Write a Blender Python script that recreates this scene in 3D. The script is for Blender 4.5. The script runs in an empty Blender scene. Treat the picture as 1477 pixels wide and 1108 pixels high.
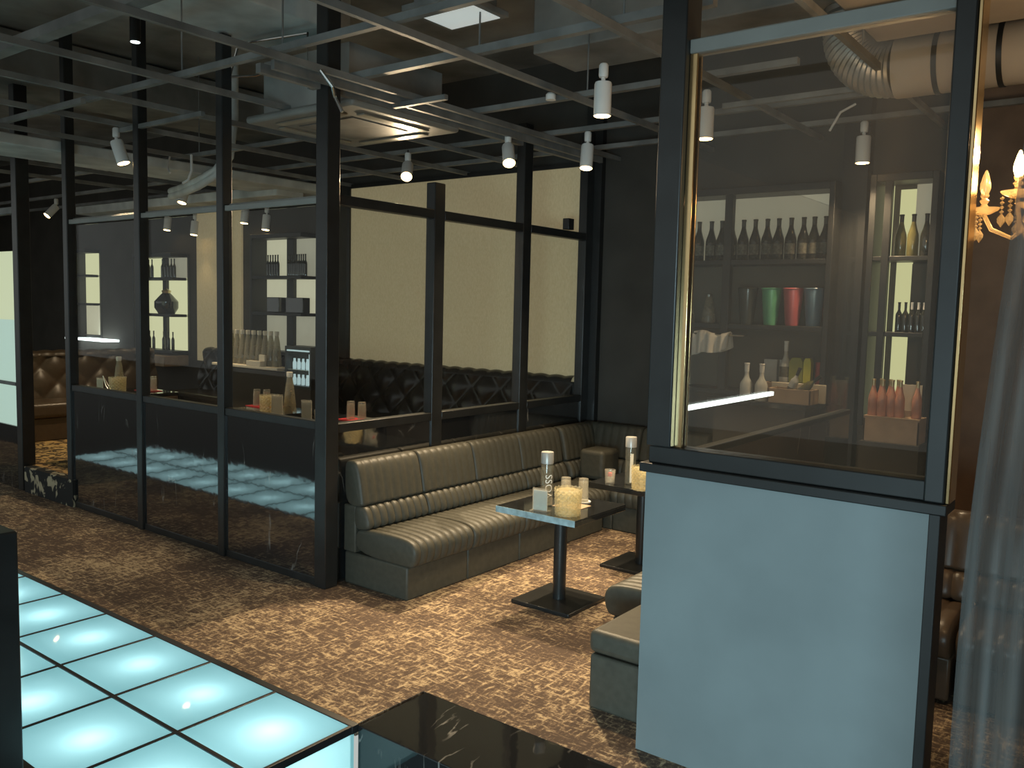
import bpy, math, random
from mathutils import Vector, Matrix
random.seed(7)
PI = math.pi
SC = bpy.context.scene
COL = SC.collection
def srgb(r, g, b):
    f = lambda c: (c/255/12.92) if c/255 <= .04045 else ((c/255+.055)/1.055)**2.4
    return (f(r), f(g), f(b), 1)

# ------------------------------------------------------------------ materials
def new_mat(name):
    m = bpy.data.materials.new(name); m.use_nodes = True
    m.node_tree.nodes.clear()
    nt = m.node_tree
    out = nt.nodes.new('ShaderNodeOutputMaterial')
    return m, nt, out
def N(nt, t, **kw):
    n = nt.nodes.new('ShaderNode'+t)
    for k, v in kw.items(): setattr(n, k, v)
    return n
def ramp(nt, fac, stops, interp='LINEAR'):
    r = N(nt, 'ValToRGB'); r.color_ramp.interpolation = interp
    els = r.color_ramp.elements
    while len(els) < len(stops): els.new(.5)
    for e, (p, c) in zip(els, stops): e.position = p; e.color = c if len(c) == 4 else (*c, 1)
    nt.links.new(fac, r.inputs[0]); return r.outputs[0]
def pbr(name, col, rough=.5, metal=0, spec=.5, noise=0, nscale=20, bump=0, bscale=200, coat=0, emit=None, es=0, ior=None, sheen=0):
    m, nt, out = new_mat(name)
    b = N(nt, 'BsdfPrincipled')
    c = col if len(col) == 4 else (*col, 1)
    b.inputs['Roughness'].default_value = rough; b.inputs['Metallic'].default_value = metal
    b.inputs['Specular IOR Level'].default_value = spec
    b.inputs['Coat Weight'].default_value = coat; b.inputs['Coat Roughness'].default_value = .05
    if ior: b.inputs['IOR'].default_value = ior
    if sheen: b.inputs['Sheen Weight'].default_value = sheen
    tc = N(nt, 'TexCoord')
    nz = N(nt, 'TexNoise'); nz.inputs['Scale'].default_value = nscale; nz.inputs['Detail'].default_value = 4
    nt.links.new(tc.outputs['Object'], nz.inputs['Vector'])
    lo = tuple(x*(1-noise) for x in c[:3])+(1,); hi = tuple(min(1, x*(1+noise)) for x in c[:3])+(1,)
    nt.links.new(ramp(nt, nz.outputs['Fac'], [(.3, lo), (.7, hi)]), b.inputs['Base Color'])
    if bump:
        bz = N(nt, 'TexNoise'); bz.inputs['Scale'].default_value = bscale; bz.inputs['Detail'].default_value = 3
        nt.links.new(tc.outputs['Object'], bz.inputs['Vector'])
        bp = N(nt, 'Bump'); bp.inputs['Strength'].default_value = bump; bp.inputs['Distance'].default_value = .004
        nt.links.new(bz.outputs['Fac'], bp.inputs['Height']); nt.links.new(bp.outputs[0], b.inputs['Normal'])
    if emit: b.inputs['Emission Color'].default_value = emit if len(emit) == 4 else (*emit, 1); b.inputs['Emission Strength'].default_value = es
    nt.links.new(b.outputs[0], out.inputs[0]); return m
def glass(name, tint=(1, 1, 1), haze=.02, dcol=(.5, .5, .48), ior=1.5, rough=0, body=0):
    """see-through glass: clear body, Fresnel mirror, a little haze mixed in as a diffuse share"""
    m, nt, out = new_mat(name)  # diffuse share paints haze and brightness into the glass
    tr = N(nt, 'BsdfTransparent'); tr.inputs[0].default_value = (*tint, 1)
    gl = N(nt, 'BsdfGlossy'); gl.inputs['Roughness'].default_value = rough
    fr = N(nt, 'Fresnel'); ge = N(nt, 'NewGeometry'); mi = N(nt, 'MapRange'); mi.inputs[3].default_value = ior; mi.inputs[4].default_value = 1/ior
    nt.links.new(ge.outputs['Backfacing'], mi.inputs[0]); nt.links.new(mi.outputs[0], fr.inputs[0])
    mx = N(nt, 'MixShader'); nt.links.new(fr.outputs[0], mx.inputs[0]); nt.links.new(tr.outputs[0], mx.inputs[1]); nt.links.new(gl.outputs[0], mx.inputs[2])
    di = N(nt, 'BsdfDiffuse'); di.inputs[0].default_value = (*dcol, 1)
    tl = N(nt, 'BsdfTranslucent'); tl.inputs[0].default_value = (*dcol, 1)
    ad = N(nt, 'MixShader'); ad.inputs[0].default_value = .5; nt.links.new(di.outputs[0], ad.inputs[1]); nt.links.new(tl.outputs[0], ad.inputs[2])
    m2 = N(nt, 'MixShader')
    tc = N(nt, 'TexCoord'); nz = N(nt, 'TexNoise'); nz.inputs['Scale'].default_value = 6; nz.inputs['Detail'].default_value = 5
    nt.links.new(tc.outputs['Object'], nz.inputs['Vector'])
    mr = N(nt, 'MapRange'); mr.inputs[3].default_value = haze*.6; mr.inputs[4].default_value = haze*1.4
    nt.links.new(nz.outputs['Fac'], mr.inputs[0]); nt.links.new(mr.outputs[0], m2.inputs[0])
    nt.links.new(mx.outputs[0], m2.inputs[1]); nt.links.new(ad.outputs[0], m2.inputs[2])
    nt.links.new(m2.outputs[0], out.inputs[0]); return m
def emis(name, col, s):
    m, nt, out = new_mat(name); e = N(nt, 'Emission'); e.inputs[0].default_value = col if len(col) == 4 else (*col, 1); e.inputs[1].default_value = s
    nt.links.new(e.outputs[0], out.inputs[0]); return m

def carpet_mat():
    m, nt, out = new_mat('woven_carpet')
    b = N(nt, 'BsdfPrincipled'); b.inputs['Roughness'].default_value = .95; b.inputs['Specular IOR Level'].default_value = .1
    tc = N(nt, 'TexCoord')
    def nz(scale, sx, sy, det=6, rough=.65):
        mp = N(nt, 'Mapping'); mp.inputs['Scale'].default_value = (sx, sy, 1)
        nt.links.new(tc.outputs['Object'], mp.inputs[0])
        n = N(nt, 'TexNoise'); n.inputs['Scale'].default_value = scale; n.inputs['Detail'].default_value = det; n.inputs['Roughness'].default_value = rough
        nt.links.new(mp.outputs[0], n.inputs['Vector']); return n.outputs['Fac']
    def mathn(op, a, bb):
        n = N(nt, 'Math', operation=op)
        for i, v in enumerate((a, bb)):
            if isinstance(v, (int, float)): n.inputs[i].default_value = v
            else: nt.links.new(v, n.inputs[i])
        return n.outputs[0]
    a = nz(20, .55, 2.2, 8, .68); c = nz(20, 2.2, .55, 8, .68); d = nz(1.6, 1, 1, 3); f = nz(60, 1, 1, 3)
    s = mathn('ADD', mathn('MAXIMUM', a, c), mathn('MULTIPLY', mathn('SUBTRACT', d, .5), .35))
    s = mathn('ADD', s, mathn('MULTIPLY', mathn('SUBTRACT', f, .5), .30))
    col = ramp(nt, s, [(.49, srgb(100, 86, 76)), (.56, srgb(140, 120, 100)), (.63, srgb(202, 180, 146))])
    nt.links.new(col, b.inputs['Base Color'])
    bp = N(nt, 'Bump'); bp.inputs['Strength'].default_value = .5; bp.inputs['Distance'].default_value = .006
    nt.links.new(f, bp.inputs['Height']); nt.links.new(bp.outputs[0], b.inputs['Normal'])
    nt.links.new(b.outputs[0], out.inputs[0]); return m
def swirl_mat(name, dark, light, sc, thr, dist):
    m, nt, out = new_mat(name)
    b = N(nt, 'BsdfPrincipled'); b.inputs['Roughness'].default_value = .9
    tc = N(nt, 'TexCoord'); n = N(nt, 'TexNoise'); n.inputs['Scale'].default_value = sc; n.inputs['Detail'].default_value = 2; n.inputs['Distortion'].default_value = dist
    nt.links.new(tc.outputs['Object'], n.inputs['Vector'])
    nt.links.new(ramp(nt, n.outputs['Fac'], [(thr-.02, dark), (thr+.02, light)]), b.inputs['Base Color'])
    nt.links.new(b.outputs[0], out.inputs[0]); return m
def marble_mat(name='black_marble', ior=3.0, wd=.0045, k0=.55):
    m, nt, out = new_mat(name)
    b = N(nt, 'BsdfPrincipled'); b.inputs['Roughness'].default_value = .045; b.inputs['IOR'].default_value = ior
    tc = N(nt, 'TexCoord')
    mp = N(nt, 'Mapping'); mp.inputs['Rotation'].default_value = (0, .75, .75); mp.inputs['Scale'].default_value = (1.5, .5, .28)
    nt.links.new(tc.outputs['Object'], mp.inputs[0])
    n = N(nt, 'TexNoise'); n.inputs['Scale'].default_value = 1.8; n.inputs['Detail'].default_value = 6; n.inputs['Roughness'].default_value = .5; n.inputs['Distortion'].default_value = .6
    nt.links.new(mp.outputs[0], n.inputs['Vector'])
    v = ramp(nt, n.outputs['Fac'], [(.5-wd, (0, 0, 0)), (.5, (1, 1, 1)), (.5+wd, (0, 0, 0))])
    n2 = N(nt, 'TexNoise'); n2.inputs['Scale'].default_value = 3.2; n2.inputs['Detail'].default_value = 2
    nt.links.new(tc.outputs['Object'], n2.inputs['Vector'])
    k = ramp(nt, n2.outputs['Fac'], [(k0-.04, (0, 0, 0)), (k0+.06, (1, 1, 1))])
    mul = N(nt, 'Mix', data_type='RGBA', blend_type='MULTIPLY'); mul.inputs[0].default_value = 1
    nt.links.new(v, mul.inputs[6]); nt.links.new(k, mul.inputs[7])
    mx = N(nt, 'Mix', data_type='RGBA'); mx.inputs[6].default_value = (.016, .017, .018, 1); mx.inputs[7].default_value = (.26, .25, .23, 1)
    nt.links.new(mul.outputs[2], mx.inputs[0]); nt.links.new(mx.outputs[2], b.inputs['Base Color'])
    wv = N(nt, 'TexNoise'); wv.inputs['Scale'].default_value = 9; nt.links.new(tc.outputs['Object'], wv.inputs['Vector'])
    bp = N(nt, 'Bump'); bp.inputs['Strength'].default_value = .05; bp.inputs['Distance'].default_value = .01
    nt.links.new(wv.outputs['Fac'], bp.inputs['Height']); nt.links.new(bp.outputs[0], b.inputs['Normal'])
    nt.links.new(b.outputs[0], out.inputs[0]); return m
def tile_mat():
    """frosted glass over a lamp box: lets the lamps below shine through and glows evenly"""
    m, nt, out = new_mat('backlit_frosted_glass')
    tl = N(nt, 'BsdfTranslucent'); tl.inputs[0].default_value = (.66, .95, 1, 1)
    em = N(nt, 'Emission'); em.inputs[0].default_value = (.24, .58, .62, 1); em.inputs[1].default_value = .58
    ad = N(nt, 'AddShader'); nt.links.new(tl.outputs[0], ad.inputs[0]); nt.links.new(em.outputs[0], ad.inputs[1])
    gl = N(nt, 'BsdfGlossy'); gl.inputs['Roughness'].default_value = .03
    fr = N(nt, 'Fresnel'); fr.inputs[0].default_value = 1.45
    mx = N(nt, 'MixShader'); nt.links.new(fr.outputs[0], mx.inputs[0]); nt.links.new(ad.outputs[0], mx.inputs[1]); nt.links.new(gl.outputs[0], mx.inputs[2])
    nt.links.new(mx.outputs[0], out.inputs[0]); return m
def sheer_mat():
    m, nt, out = new_mat('sheer_curtain_fabric')
    tr = N(nt, 'BsdfTransparent'); tr.inputs[0].default_value = (.82, .80, .78, 1)
    di = N(nt, 'BsdfDiffuse'); di.inputs[0].default_value = (.10, .11, .11, 1)
    tl = N(nt, 'BsdfTranslucent'); tl.inputs[0].default_value = (.09, .085, .08, 1)
    ad = N(nt, 'AddShader'); nt.links.new(di.outputs[0], ad.inputs[0]); nt.links.new(tl.outputs[0], ad.inputs[1])
    tc = N(nt, 'TexCoord'); mp = N(nt, 'Mapping'); mp.inputs['Scale'].default_value = (40, 40, 1.5); nt.links.new(tc.outputs['Object'], mp.inputs[0])
    n = N(nt, 'TexNoise'); n.inputs['Scale'].default_value = 1; n.inputs['Detail'].default_value = 3; nt.links.new(mp.outputs[0], n.inputs['Vector'])
    mr = N(nt, 'MapRange'); mr.inputs[1].default_value = .3; mr.inputs[2].default_value = .7; mr.inputs[3].default_value = .42; mr.inputs[4].default_value = .78
    nt.links.new(n.outputs['Fac'], mr.inputs[0])
    mx = N(nt, 'MixShader'); nt.links.new(mr.outputs[0], mx.inputs[0]); nt.links.new(tr.outputs[0], mx.inputs[1]); nt.links.new(ad.outputs[0], mx.inputs[2])
    nt.links.new(mx.outputs[0], out.inputs[0]); return m
def fabric_panel_mat():
    m, nt, out = new_mat('glowing_woven_fabric')
    b = N(nt, 'BsdfPrincipled'); b.inputs['Roughness'].default_value = .9; b.inputs['Specular IOR Level'].default_value = .1
    tc = N(nt, 'TexCoord')
    w = N(nt, 'TexNoise'); w.inputs['Scale'].default_value = 90; w.inputs['Detail'].default_value = 2
    mp = N(nt, 'Mapping'); mp.inputs['Scale'].default_value = (1, 1, .4); nt.links.new(tc.outputs['Object'], mp.inputs[0]); nt.links.new(mp.outputs[0], w.inputs['Vector'])
    c = ramp(nt, w.outputs['Fac'], [(.3, srgb(182, 167, 130)), (.7, srgb(192, 178, 141))])
    nt.links.new(c, b.inputs['Base Color']); nt.links.new(c, b.inputs['Emission Color']); b.inputs['Emission Strength'].default_value = .22  # low emission gives the cloth an even glow of its own
    nt.links.new(b.outputs[0], out.inputs[0]); return m

M = dict(
    carpet=carpet_mat(), marble=marble_mat(), ledge=marble_mat('black_ledge_marble', 1.5, .007, .53), tile=tile_mat(), sheer=sheer_mat(), fabric=fabric_panel_mat(),
    gold_swirl=swirl_mat('patterned_step_carpet', srgb(86, 66, 44), srgb(206, 168, 108), 9, .5, 2.0),
    floral=swirl_mat('floral_riser_carpet', srgb(30, 32, 32), srgb(172, 164, 138), 7, .56, 1.2),
    darkfloor=pbr('dark_brown_carpet', (.05, .04, .032), .9, 0, .2, .3, 30, .3, 200),
    frame=pbr('black_metal_frame', (.017, .018, .018), .38, 0, .6, .25, 8),
    frame2=pbr('black_painted_wood', (.017, .0175, .017), .45, 0, .5, .2, 6),
    wall=pbr('dark_charcoal_wall', (.060, .055, .047), .7, 0, .3, .15, 3, .15, 60),
    brown=pbr('brown_wallpaper', (.22, .150, .105), .6, 0, .35, .2, 4, .1, 80),
    ceil=pbr('black_painted_slab', (.28, .275, .255), .85, 0, .2, .45, 1.6, .4, 12),
    grid=pbr('grey_steel_channel', (.20, .20, .19), .55, .05, .4, .3, 5),
    duct=pbr('grey_duct_panel', (.55, .57, .55), .6, 0, .4, .3, 3, .1, 30),
    beige=pbr('beige_duct_board', (.40, .34, .27), .75, 0, .3, .15, 2, .1, 30),
    silver=pbr('aluminium_flex_duct', (.42, .41, .38), .42, .6, .5, .2, 6),
    ac=pbr('dark_grey_plastic', (.26, .26, .24), .5, 0, .4, .1, 4),
    acslot=pbr('satin_grey_louvre', (.32, .30, .25), .3, .4, .5, .1, 4),
    panelw=pbr('plaster_half_wall_paint', (.19, .225, .23), .55, 0, .4, .12, 2.2, .12, 9),
    glass=glass('clear_partition_glass', (.97, .975, .97), .005, ior=1.2),
    hazy=glass('hazy_partition_glass', (.93, .91, .88), .045, (.50, .44, .35), ior=1.35),  # brown diffuse share paints the haze reflected from warm surroundings
    leather=pbr('olive_black_leather', (.072, .070, .055), .47, 0, .34, .12, 30, .12, 420),
    leather2=pbr('black_tufted_leather', (.030, .028, .026), .26, 0, .55, .1, 30, .1, 300),
    leather3=pbr('brown_tufted_leather', (.085, .058, .038), .34, 0, .5, .1, 30, .1, 300),
    blackgloss=pbr('polished_black_stone', (.018, .019, .019), .07, 0, .6, .3, 12, coat=.4),
    tabsheen=pbr('painted_edge_reflection', (.36, .50, .54), .25, 0, .5, .25, 30),  # pale colour stands for floor light mirrored in a black edge
    blackmat=pbr('black_powder_coat', (.018, .019, .019), .35, 0, .5, .1, 20),
    white=pbr('white_enamel', (.78, .77, .74), .4, 0, .4, .03, 10),
    paper=pbr('white_paper', (.76, .76, .74), .8, 0, .2, .04, 30),
    cream=pbr('cream_card', (.74, .68, .55), .7, 0, .2, .05, 30),
    red=pbr('red_mat', (.55, .035, .045), .5, 0, .3, .1, 20),
    tan=pbr('tan_wood_box', (.42, .31, .21), .6, 0, .3, .15, 8),
    steel=pbr('brushed_steel', (.6, .6, .58), .25, 1, .5, .05, 20),
    brass=pbr('polished_brass', (.75, .55, .28), .2, 1, .5, .05, 20),
    darkbottle=pbr('dark_bottle_glass', (.022, .024, .02), .08, 0, .7, .2, 20, coat=.3),
    olivebottle=pbr('olive_bottle_glass', (.14, .13, .05), .1, 0, .6, .2, 20),
    pink=pbr('pink_frosted_bottle', (.55, .27, .19), .3, 0, .5, .1, 20),
    whitebottle=pbr('white_frosted_bottle', (.52, .53, .50), .3, 0, .5, .1, 20),
    gold=pbr('gold_foil', (.62, .5, .28), .3, .8, .5, .1, 30),
    label=pbr('paper_bottle_label', (.13, .125, .10), .7, 0, .2, .6, 40),
    green=pbr('green_frosted_glass', (.10, .34, .19), .3, 0, .5, .1, 15),
    redv=pbr('rose_frosted_glass', (.46, .11, .12), .3, 0, .5, .1, 15),
    blue=pbr('blue_frosted_glass', (.12, .2, .27), .3, 0, .5, .1, 15),
    smoke=pbr('smoked_grey_glass', (.05, .055, .05), .2, 0, .5, .1, 15),
    yellow=pbr('yellow_lacquer_box', (.62, .62, .05), .4, 0, .4, .08, 10),
    lime=pbr('olive_lacquer_box', (.30, .32, .05), .4, 0, .4, .08, 10),
    redbox=pbr('red_lacquer_box', (.42, .05, .04), .4, 0, .4, .08, 10),
    cloth=pbr('white_linen', (.55, .52, .46), .9, 0, .1, .06, 40, .3, 300),
    clear=glass('clear_drinking_glass', (.96, .96, .94), .22, (.85, .82, .72)),
    frosted=glass('frosted_carafe_glass', (.90, .88, .82), .34, (.62, .58, .46), rough=.15),
    water=glass('water_bottle_glass', (.95, .95, .92), .05, (.8, .8, .72)),
    crystal=glass('cut_crystal', (.98, .95, .84), .34, (1, .90, .60), ior=2.2, rough=.06),
    drop=glass('chandelier_crystal', (1, .95, .85), .34, (.95, .75, .45), ior=1.9),
    capm=pbr('satin_grey_cap', (.42, .42, .40), .35, .3, .5, .05, 30),
    ink=pbr('white_printed_letters', (.85, .85, .82), .6),
    led=emis('cool_led_strip', (.86, 1, .98), 3.0),
    nichelit=emis('cream_lit_acrylic', (.55, .56, .33), .95),
    nichewarm=emis('yellow_green_lit_acrylic', (.56, .58, .31), 1.0),
    nichedim=pbr('pale_glow_shelf_back', (.42, .41, .34), .7, 0, .2, .1, 4, emit=(.42, .41, .30), es=.42),  # emission stands for strip light falling on the shelf back
    nichemid=pbr('cream_glow_shelf_back', (.42, .41, .34), .7, 0, .2, .1, 4, emit=(.42, .41, .28), es=.8),  # brighter copy, strip light put into its emission
    nicheoff=pbr('unlit_shelf_back', (.12, .11, .09), .7, 0, .2, .1, 4),  # darker copy, shade of the unlit bays put into its colour
    frostpanel=pbr('glowing_panel', (.5, .55, .45), .5, emit=(.52, .56, .34), es=.72),  # plain pale panel with a cream emission, no frosting
    palepanel2=pbr('glowing_panel_low', (.5, .55, .5), .5, emit=(.35, .50, .42), es=.72),
    lampface=emis('warm_lamp_face', (1, .66, .28), 14),
    bulb=emis('warm_candle_bulb', (1, .62, .22), 30),
    fluo=pbr('white_light_diffuser', (.75, .78, .76), .5, emit=(.8, .9, .88), es=.36),  # lamp is off; low emission paints the light falling on it
    cool=pbr('painted_fridge_light', (.5, .6, .6), .5, emit=(.55, .75, .78), es=.5),
    boxin=pbr('lamp_box_white', (.8, .8, .8), .8),
)

# ------------------------------------------------------------------ mesh helper
class MB:
    def __init__(s, off=(0, 0, 0)): s.v = []; s.f = []; s.off = Vector(off)
    def add(s, vs, fs):
        n = len(s.v); s.v += [Vector(p)-s.off for p in vs]; s.f += [tuple(i+n for i in f) for f in fs]; return s
    def box(s, x0, x1, y0, y1, z0, z1):
        return s.add([(x, y, z) for z in (z0, z1) for y in (y0, y1) for x in (x0, x1)],
                     [(0, 2, 3, 1), (4, 5, 7, 6), (0, 1, 5, 4), (2, 6, 7, 3), (0, 4, 6, 2), (1, 3, 7, 5)])
    def lathe(s, prof, c=(0, 0, 0), n=20, axis=None, mod=None):
        """prof: (radius, height) list; closed with end caps when radius is 0"""
        Rm = Matrix.Identity(3)
        if axis is not None: Rm = Vector((0, 0, 1)).rotation_difference(Vector(axis)).to_matrix()
        vs = []; fs = []; c = Vector(c)
        for j, (r, h) in enumerate(prof):
            for i in range(n):
                a = 2*PI*i/n; rr = r*(mod(a, j) if mod else 1)
                vs.append(c+Rm @ Vector((rr*math.cos(a), rr*math.sin(a), h)))
        for j in range(len(prof)-1):
            for i in range(n):
                k = (i+1) % n
                fs.append((j*n+i, j*n+k, (j+1)*n+k, (j+1)*n+i))
        if prof[0][0] > 1e-6: fs.append(tuple(reversed(range(n))))
        if prof[-1][0] > 1e-6: fs.append(tuple((len(prof)-1)*n+i for i in range(n)))
        return s.add(vs, fs)
    def tube(s, pts, r, n=8):
        pts = [Vector(p) for p in pts]; vs = []; fs = []
        up = None
        for i, p in enumerate(pts):
            t = (pts[min(i+1, len(pts)-1)]-pts[max(i-1, 0)]).normalized()
            if up is None:
                up = Vector((0, 0, 1)) if abs(t.z) < .9 else Vector((1, 0, 0))
            a = t.cross(up).normalized(); b = a.cross(t).normalized(); up = b
            rr = r[i] if isinstance(r, (list, tuple)) else r
            for k in range(n):
                an = 2*PI*k/n; vs.append(p+a*rr*math.cos(an)+b*rr*math.sin(an))
        for i in range(len(pts)-1):
            for k in range(n):
                m = (k+1) % n; fs.append((i*n+k, i*n+m, (i+1)*n+m, (i+1)*n+k))
        fs.append(tuple(reversed(range(n)))); fs.append(tuple((len(pts)-1)*n+k for k in range(n)))
        return s.add(vs, fs)
    def grid(s, fn, nu, nv):
        vs = [fn(i/nu, j/nv) for j in range(nv+1) for i in range(nu+1)]
        w = nu+1
        return s.add(vs, [(j*w+i, j*w+i+1, (j+1)*w+i+1, (j+1)*w+i) for j in range(nv) for i in range(nu)])
    def build(s, name, mat, parent=None, smooth=False, bevel=0, ang=35, seg=2):
        me = bpy.data.meshes.new(name); me.from_pydata([tuple(v) for v in s.v], [], s.f)
        me.materials.append(M[mat] if isinstance(mat, str) else mat)
        if smooth:
            me.polygons.foreach_set('use_smooth', [True]*len(me.polygons)); me.set_sharp_from_angle(angle=math.radians(ang))
        me.update()
        o = bpy.data.objects.new(name, me); COL.objects.link(o)
        if parent is not None: o.parent = parent
        if bevel:
            b = o.modifiers.new('Bevel', 'BEVEL'); b.width = bevel; b.segments = seg; b.limit_method = 'ANGLE'
            me.polygons.foreach_set('use_smooth', [True]*len(me.polygons)); me.set_sharp_from_angle(angle=math.radians(60))
        return o
def tag(o, label=None, cat=None, group=None, kind=None):
    if label: o['label'] = label
    if cat: o['category'] = cat
    if group: o['group'] = group
    if kind: o['kind'] = kind
    return o
def thing(name, label, cat, loc=(0, 0, 0), rz=0, group=None):
    o = bpy.data.objects.new(name, None); COL.objects.link(o); o.empty_display_size = .1
    o.location = loc; o.rotation_euler = (0, 0, rz)
    return tag(o, label, cat, group)
def struct(name, mb, mat, label=None, bevel=0):
    o = mb.build(name, mat, bevel=bevel); o['kind'] = 'structure'
    if label: o['label'] = label
    return o
def dup(root, loc, rz=None, label=None, group=None, scale=None):
    def cp(o, par):
        c = o.copy(); COL.objects.link(c); c.parent = par
        for ch in list(o.children): cp(ch, c)
        return c
    r = cp(root, None); r.location = loc
    if rz is not None: r.rotation_euler = (0, 0, rz)
    if scale: r.scale = scale
    if label: r['label'] = label
    if group: r['group'] = group
    return r
def spot(name, loc, target, power, size=80, blend=.6, col=(1, .76, .47), r=.03):
    l = bpy.data.lights.new(name, 'SPOT'); l.energy = power; l.spot_size = math.radians(size); l.spot_blend = blend; l.color = col; l.shadow_soft_size = r
    o = bpy.data.objects.new(name, l); COL.objects.link(o); o.location = loc
    o.rotation_euler = (Vector(target)-Vector(loc)).to_track_quat('-Z', 'Y').to_euler(); return o
def point(name, loc, power, col=(1, .7, .38), r=.03):
    l = bpy.data.lights.new(name, 'POINT'); l.energy = power; l.color = col; l.shadow_soft_size = r
    o = bpy.data.objects.new(name, l); COL.objects.link(o); o.location = loc; return o
def area(name, loc, target, sx, sy, power, col):
    l = bpy.data.lights.new(name, 'AREA'); l.shape = 'RECTANGLE'; l.size = sx; l.size_y = sy; l.energy = power; l.color = col
    o = bpy.data.objects.new(name, l); COL.objects.link(o); o.location = loc
    o.rotation_euler = (Vector(target)-Vector(loc)).to_track_quat('-Z', 'Y').to_euler(); return o
ORD = ['first', 'second', 'third', 'fourth', 'fifth', 'sixth', 'seventh', 'eighth', 'ninth', 'tenth', 'eleventh', 'twelfth', 'thirteenth', 'fourteenth']

# ------------------------------------------------------------------ layout numbers (metres, carpet at z = 0)
YA = 3.32       # long glass partition
XB = -3.93      # glass partition between the booths
YB = 6.30       # back wall
ZG = 2.95       # ceiling grid
ZS = 3.85       # slab
FX = -2.51      # right end of the lit floor
T = .488        # lit tile pitch
LOW = -.28      # lower floor in front

# ------------------------------------------------------------------ setting
m = MB(); m.box(-16, FX, 2.30, YB, -.05, 0); m.box(FX, 3, 2.70, YB, -.05, 0)
struct('floor', m, 'carpet')
struct('floor', MB().box(-34, 3, -8, 2.30, LOW-.05, LOW), 'darkfloor')
m = MB(); m.box(-9.75, -3.99, 3.39, YB, .001, .22)
struct('floor', m, 'gold_swirl')
struct('wall_back', MB().box(-16, 3, YB, YB+.15, -.05, ZS), 'wall')
struct('wall_right', MB().box(-1.22, 3, YB-.03, YB, 0, ZS), 'brown')
struct('wall_side', MB().box(1.6, 1.75, -3, YB-.03, LOW, ZS), 'brown')
struct('wall_left', MB().box(-16.15, -16, 2.3, YB+.15, LOW, ZS), 'wall')
struct('ceiling', MB().box(-16, 3, -.6, YB+.15, ZS, ZS+.15), 'ceil')
struct('trim_1', MB().box(-1.87, -1.70, YB-.12, YB, 0, ZS), 'frame2')          # pilaster beside the bar shelves
struct('trim_2', MB().box(-4.02, -3.86, YB-.06, YB, 0, ZS), 'frame2')          # jamb where the partition meets the wall

# riser of the raised booth
r = MB().box(-7.86, -6.99, YA-.015, YA+.07, .0, .225).build('step_riser', 'floral')
tag(r, 'step riser in black and cream floral carpet up to the raised booth', 'step')

# ------------------------------------------------------------------ lit floor
NC = 14
XL = FX-NC*T
Y0, Y1 = 2.29-2*T, 2.29
lf = thing('illuminated_floor', 'backlit floor of frosted cyan glass tiles beside the carpet', 'light floor', (FX, Y0, 0))
m = MB(lf.location); m.box(XL, FX, Y0, Y0+.02, LOW, -.012).box(XL, XL+.02, Y0, Y1, LOW, -.012).box(XL, FX, Y1-.02, Y1, LOW, -.012)
m.box(XL, FX, Y0, Y1, LOW, LOW+.02)
m.build('light_box', 'marble', lf)
mf = MB(lf.location)
for i in range(NC+1): mf.box(FX-i*T-.009, FX-i*T+.009, Y0, Y1, -.03, .003)
for j in range(3):
    w = .009 if j == 1 else .018
    mf.box(XL, FX+.012, Y0+j*T-w, Y0+j*T+w, -.03, .004)
mf.build('metal_frame', 'frame', lf, bevel=.002)
for i in range(NC):
    for j in range(2):
        x1 = FX-i*T-.009; x0 = x1-T+.018; y0 = Y0+j*T+.012; y1 = y0+T-.024
        m = MB(lf.location)
        m.add([(x0, y0, 0), (x1, y0, 0), (x1, y1, 0), (x0, y1, 0), (x0, y0, -.012), (x1, y0, -.012), (x1, y1, -.012), (x0, y1, -.012)],
              [(0, 1, 2, 3), (0, 4, 5, 1), (1, 5, 6, 2), (2, 6, 7, 3), (3, 7, 4, 0)])
        m.build('glass_tile', 'tile', lf)
        point('floor_lamp', (x0+T*(.52 if j else .55), y0+T*(.50 if j else .48), -.105), .56 if j else .60, (.84, 1, 1), .05)
m = MB(lf.location)
m.add([(FX+.002, Y0, -.03), (FX+.002, Y1, -.03), (FX+.002, Y1, LOW), (FX+.002, Y0, LOW)], [(0, 3, 2, 1)])
m.add([(FX-.011, Y0+.02, -.035), (FX-.011, Y1-.02, -.035), (FX-.011, Y1-.02, LOW), (FX-.011, Y0+.02, LOW)], [])
e = m.build('side_glass', 'tile', lf)
point('floor_lamp', (FX-.16, Y1-.30, -.15), .3, (.86, 1, 1), .05)

# black marble ledge that carries on from the lit floor
m = MB((FX, Y1, 0)); m.box(FX+.014, 1.6, 2.30, 2.70, LOW, .0)
o = m.build('marble_ledge', 'ledge', bevel=.004); o.location = (FX, Y1, 0)
tag(o, 'black marble ledge with white veins at the end of the lit floor', 'ledge')

# ------------------------------------------------------------------ partitions
def partition(name, label, loc): return thing(name, label, 'partition', loc)
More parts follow.
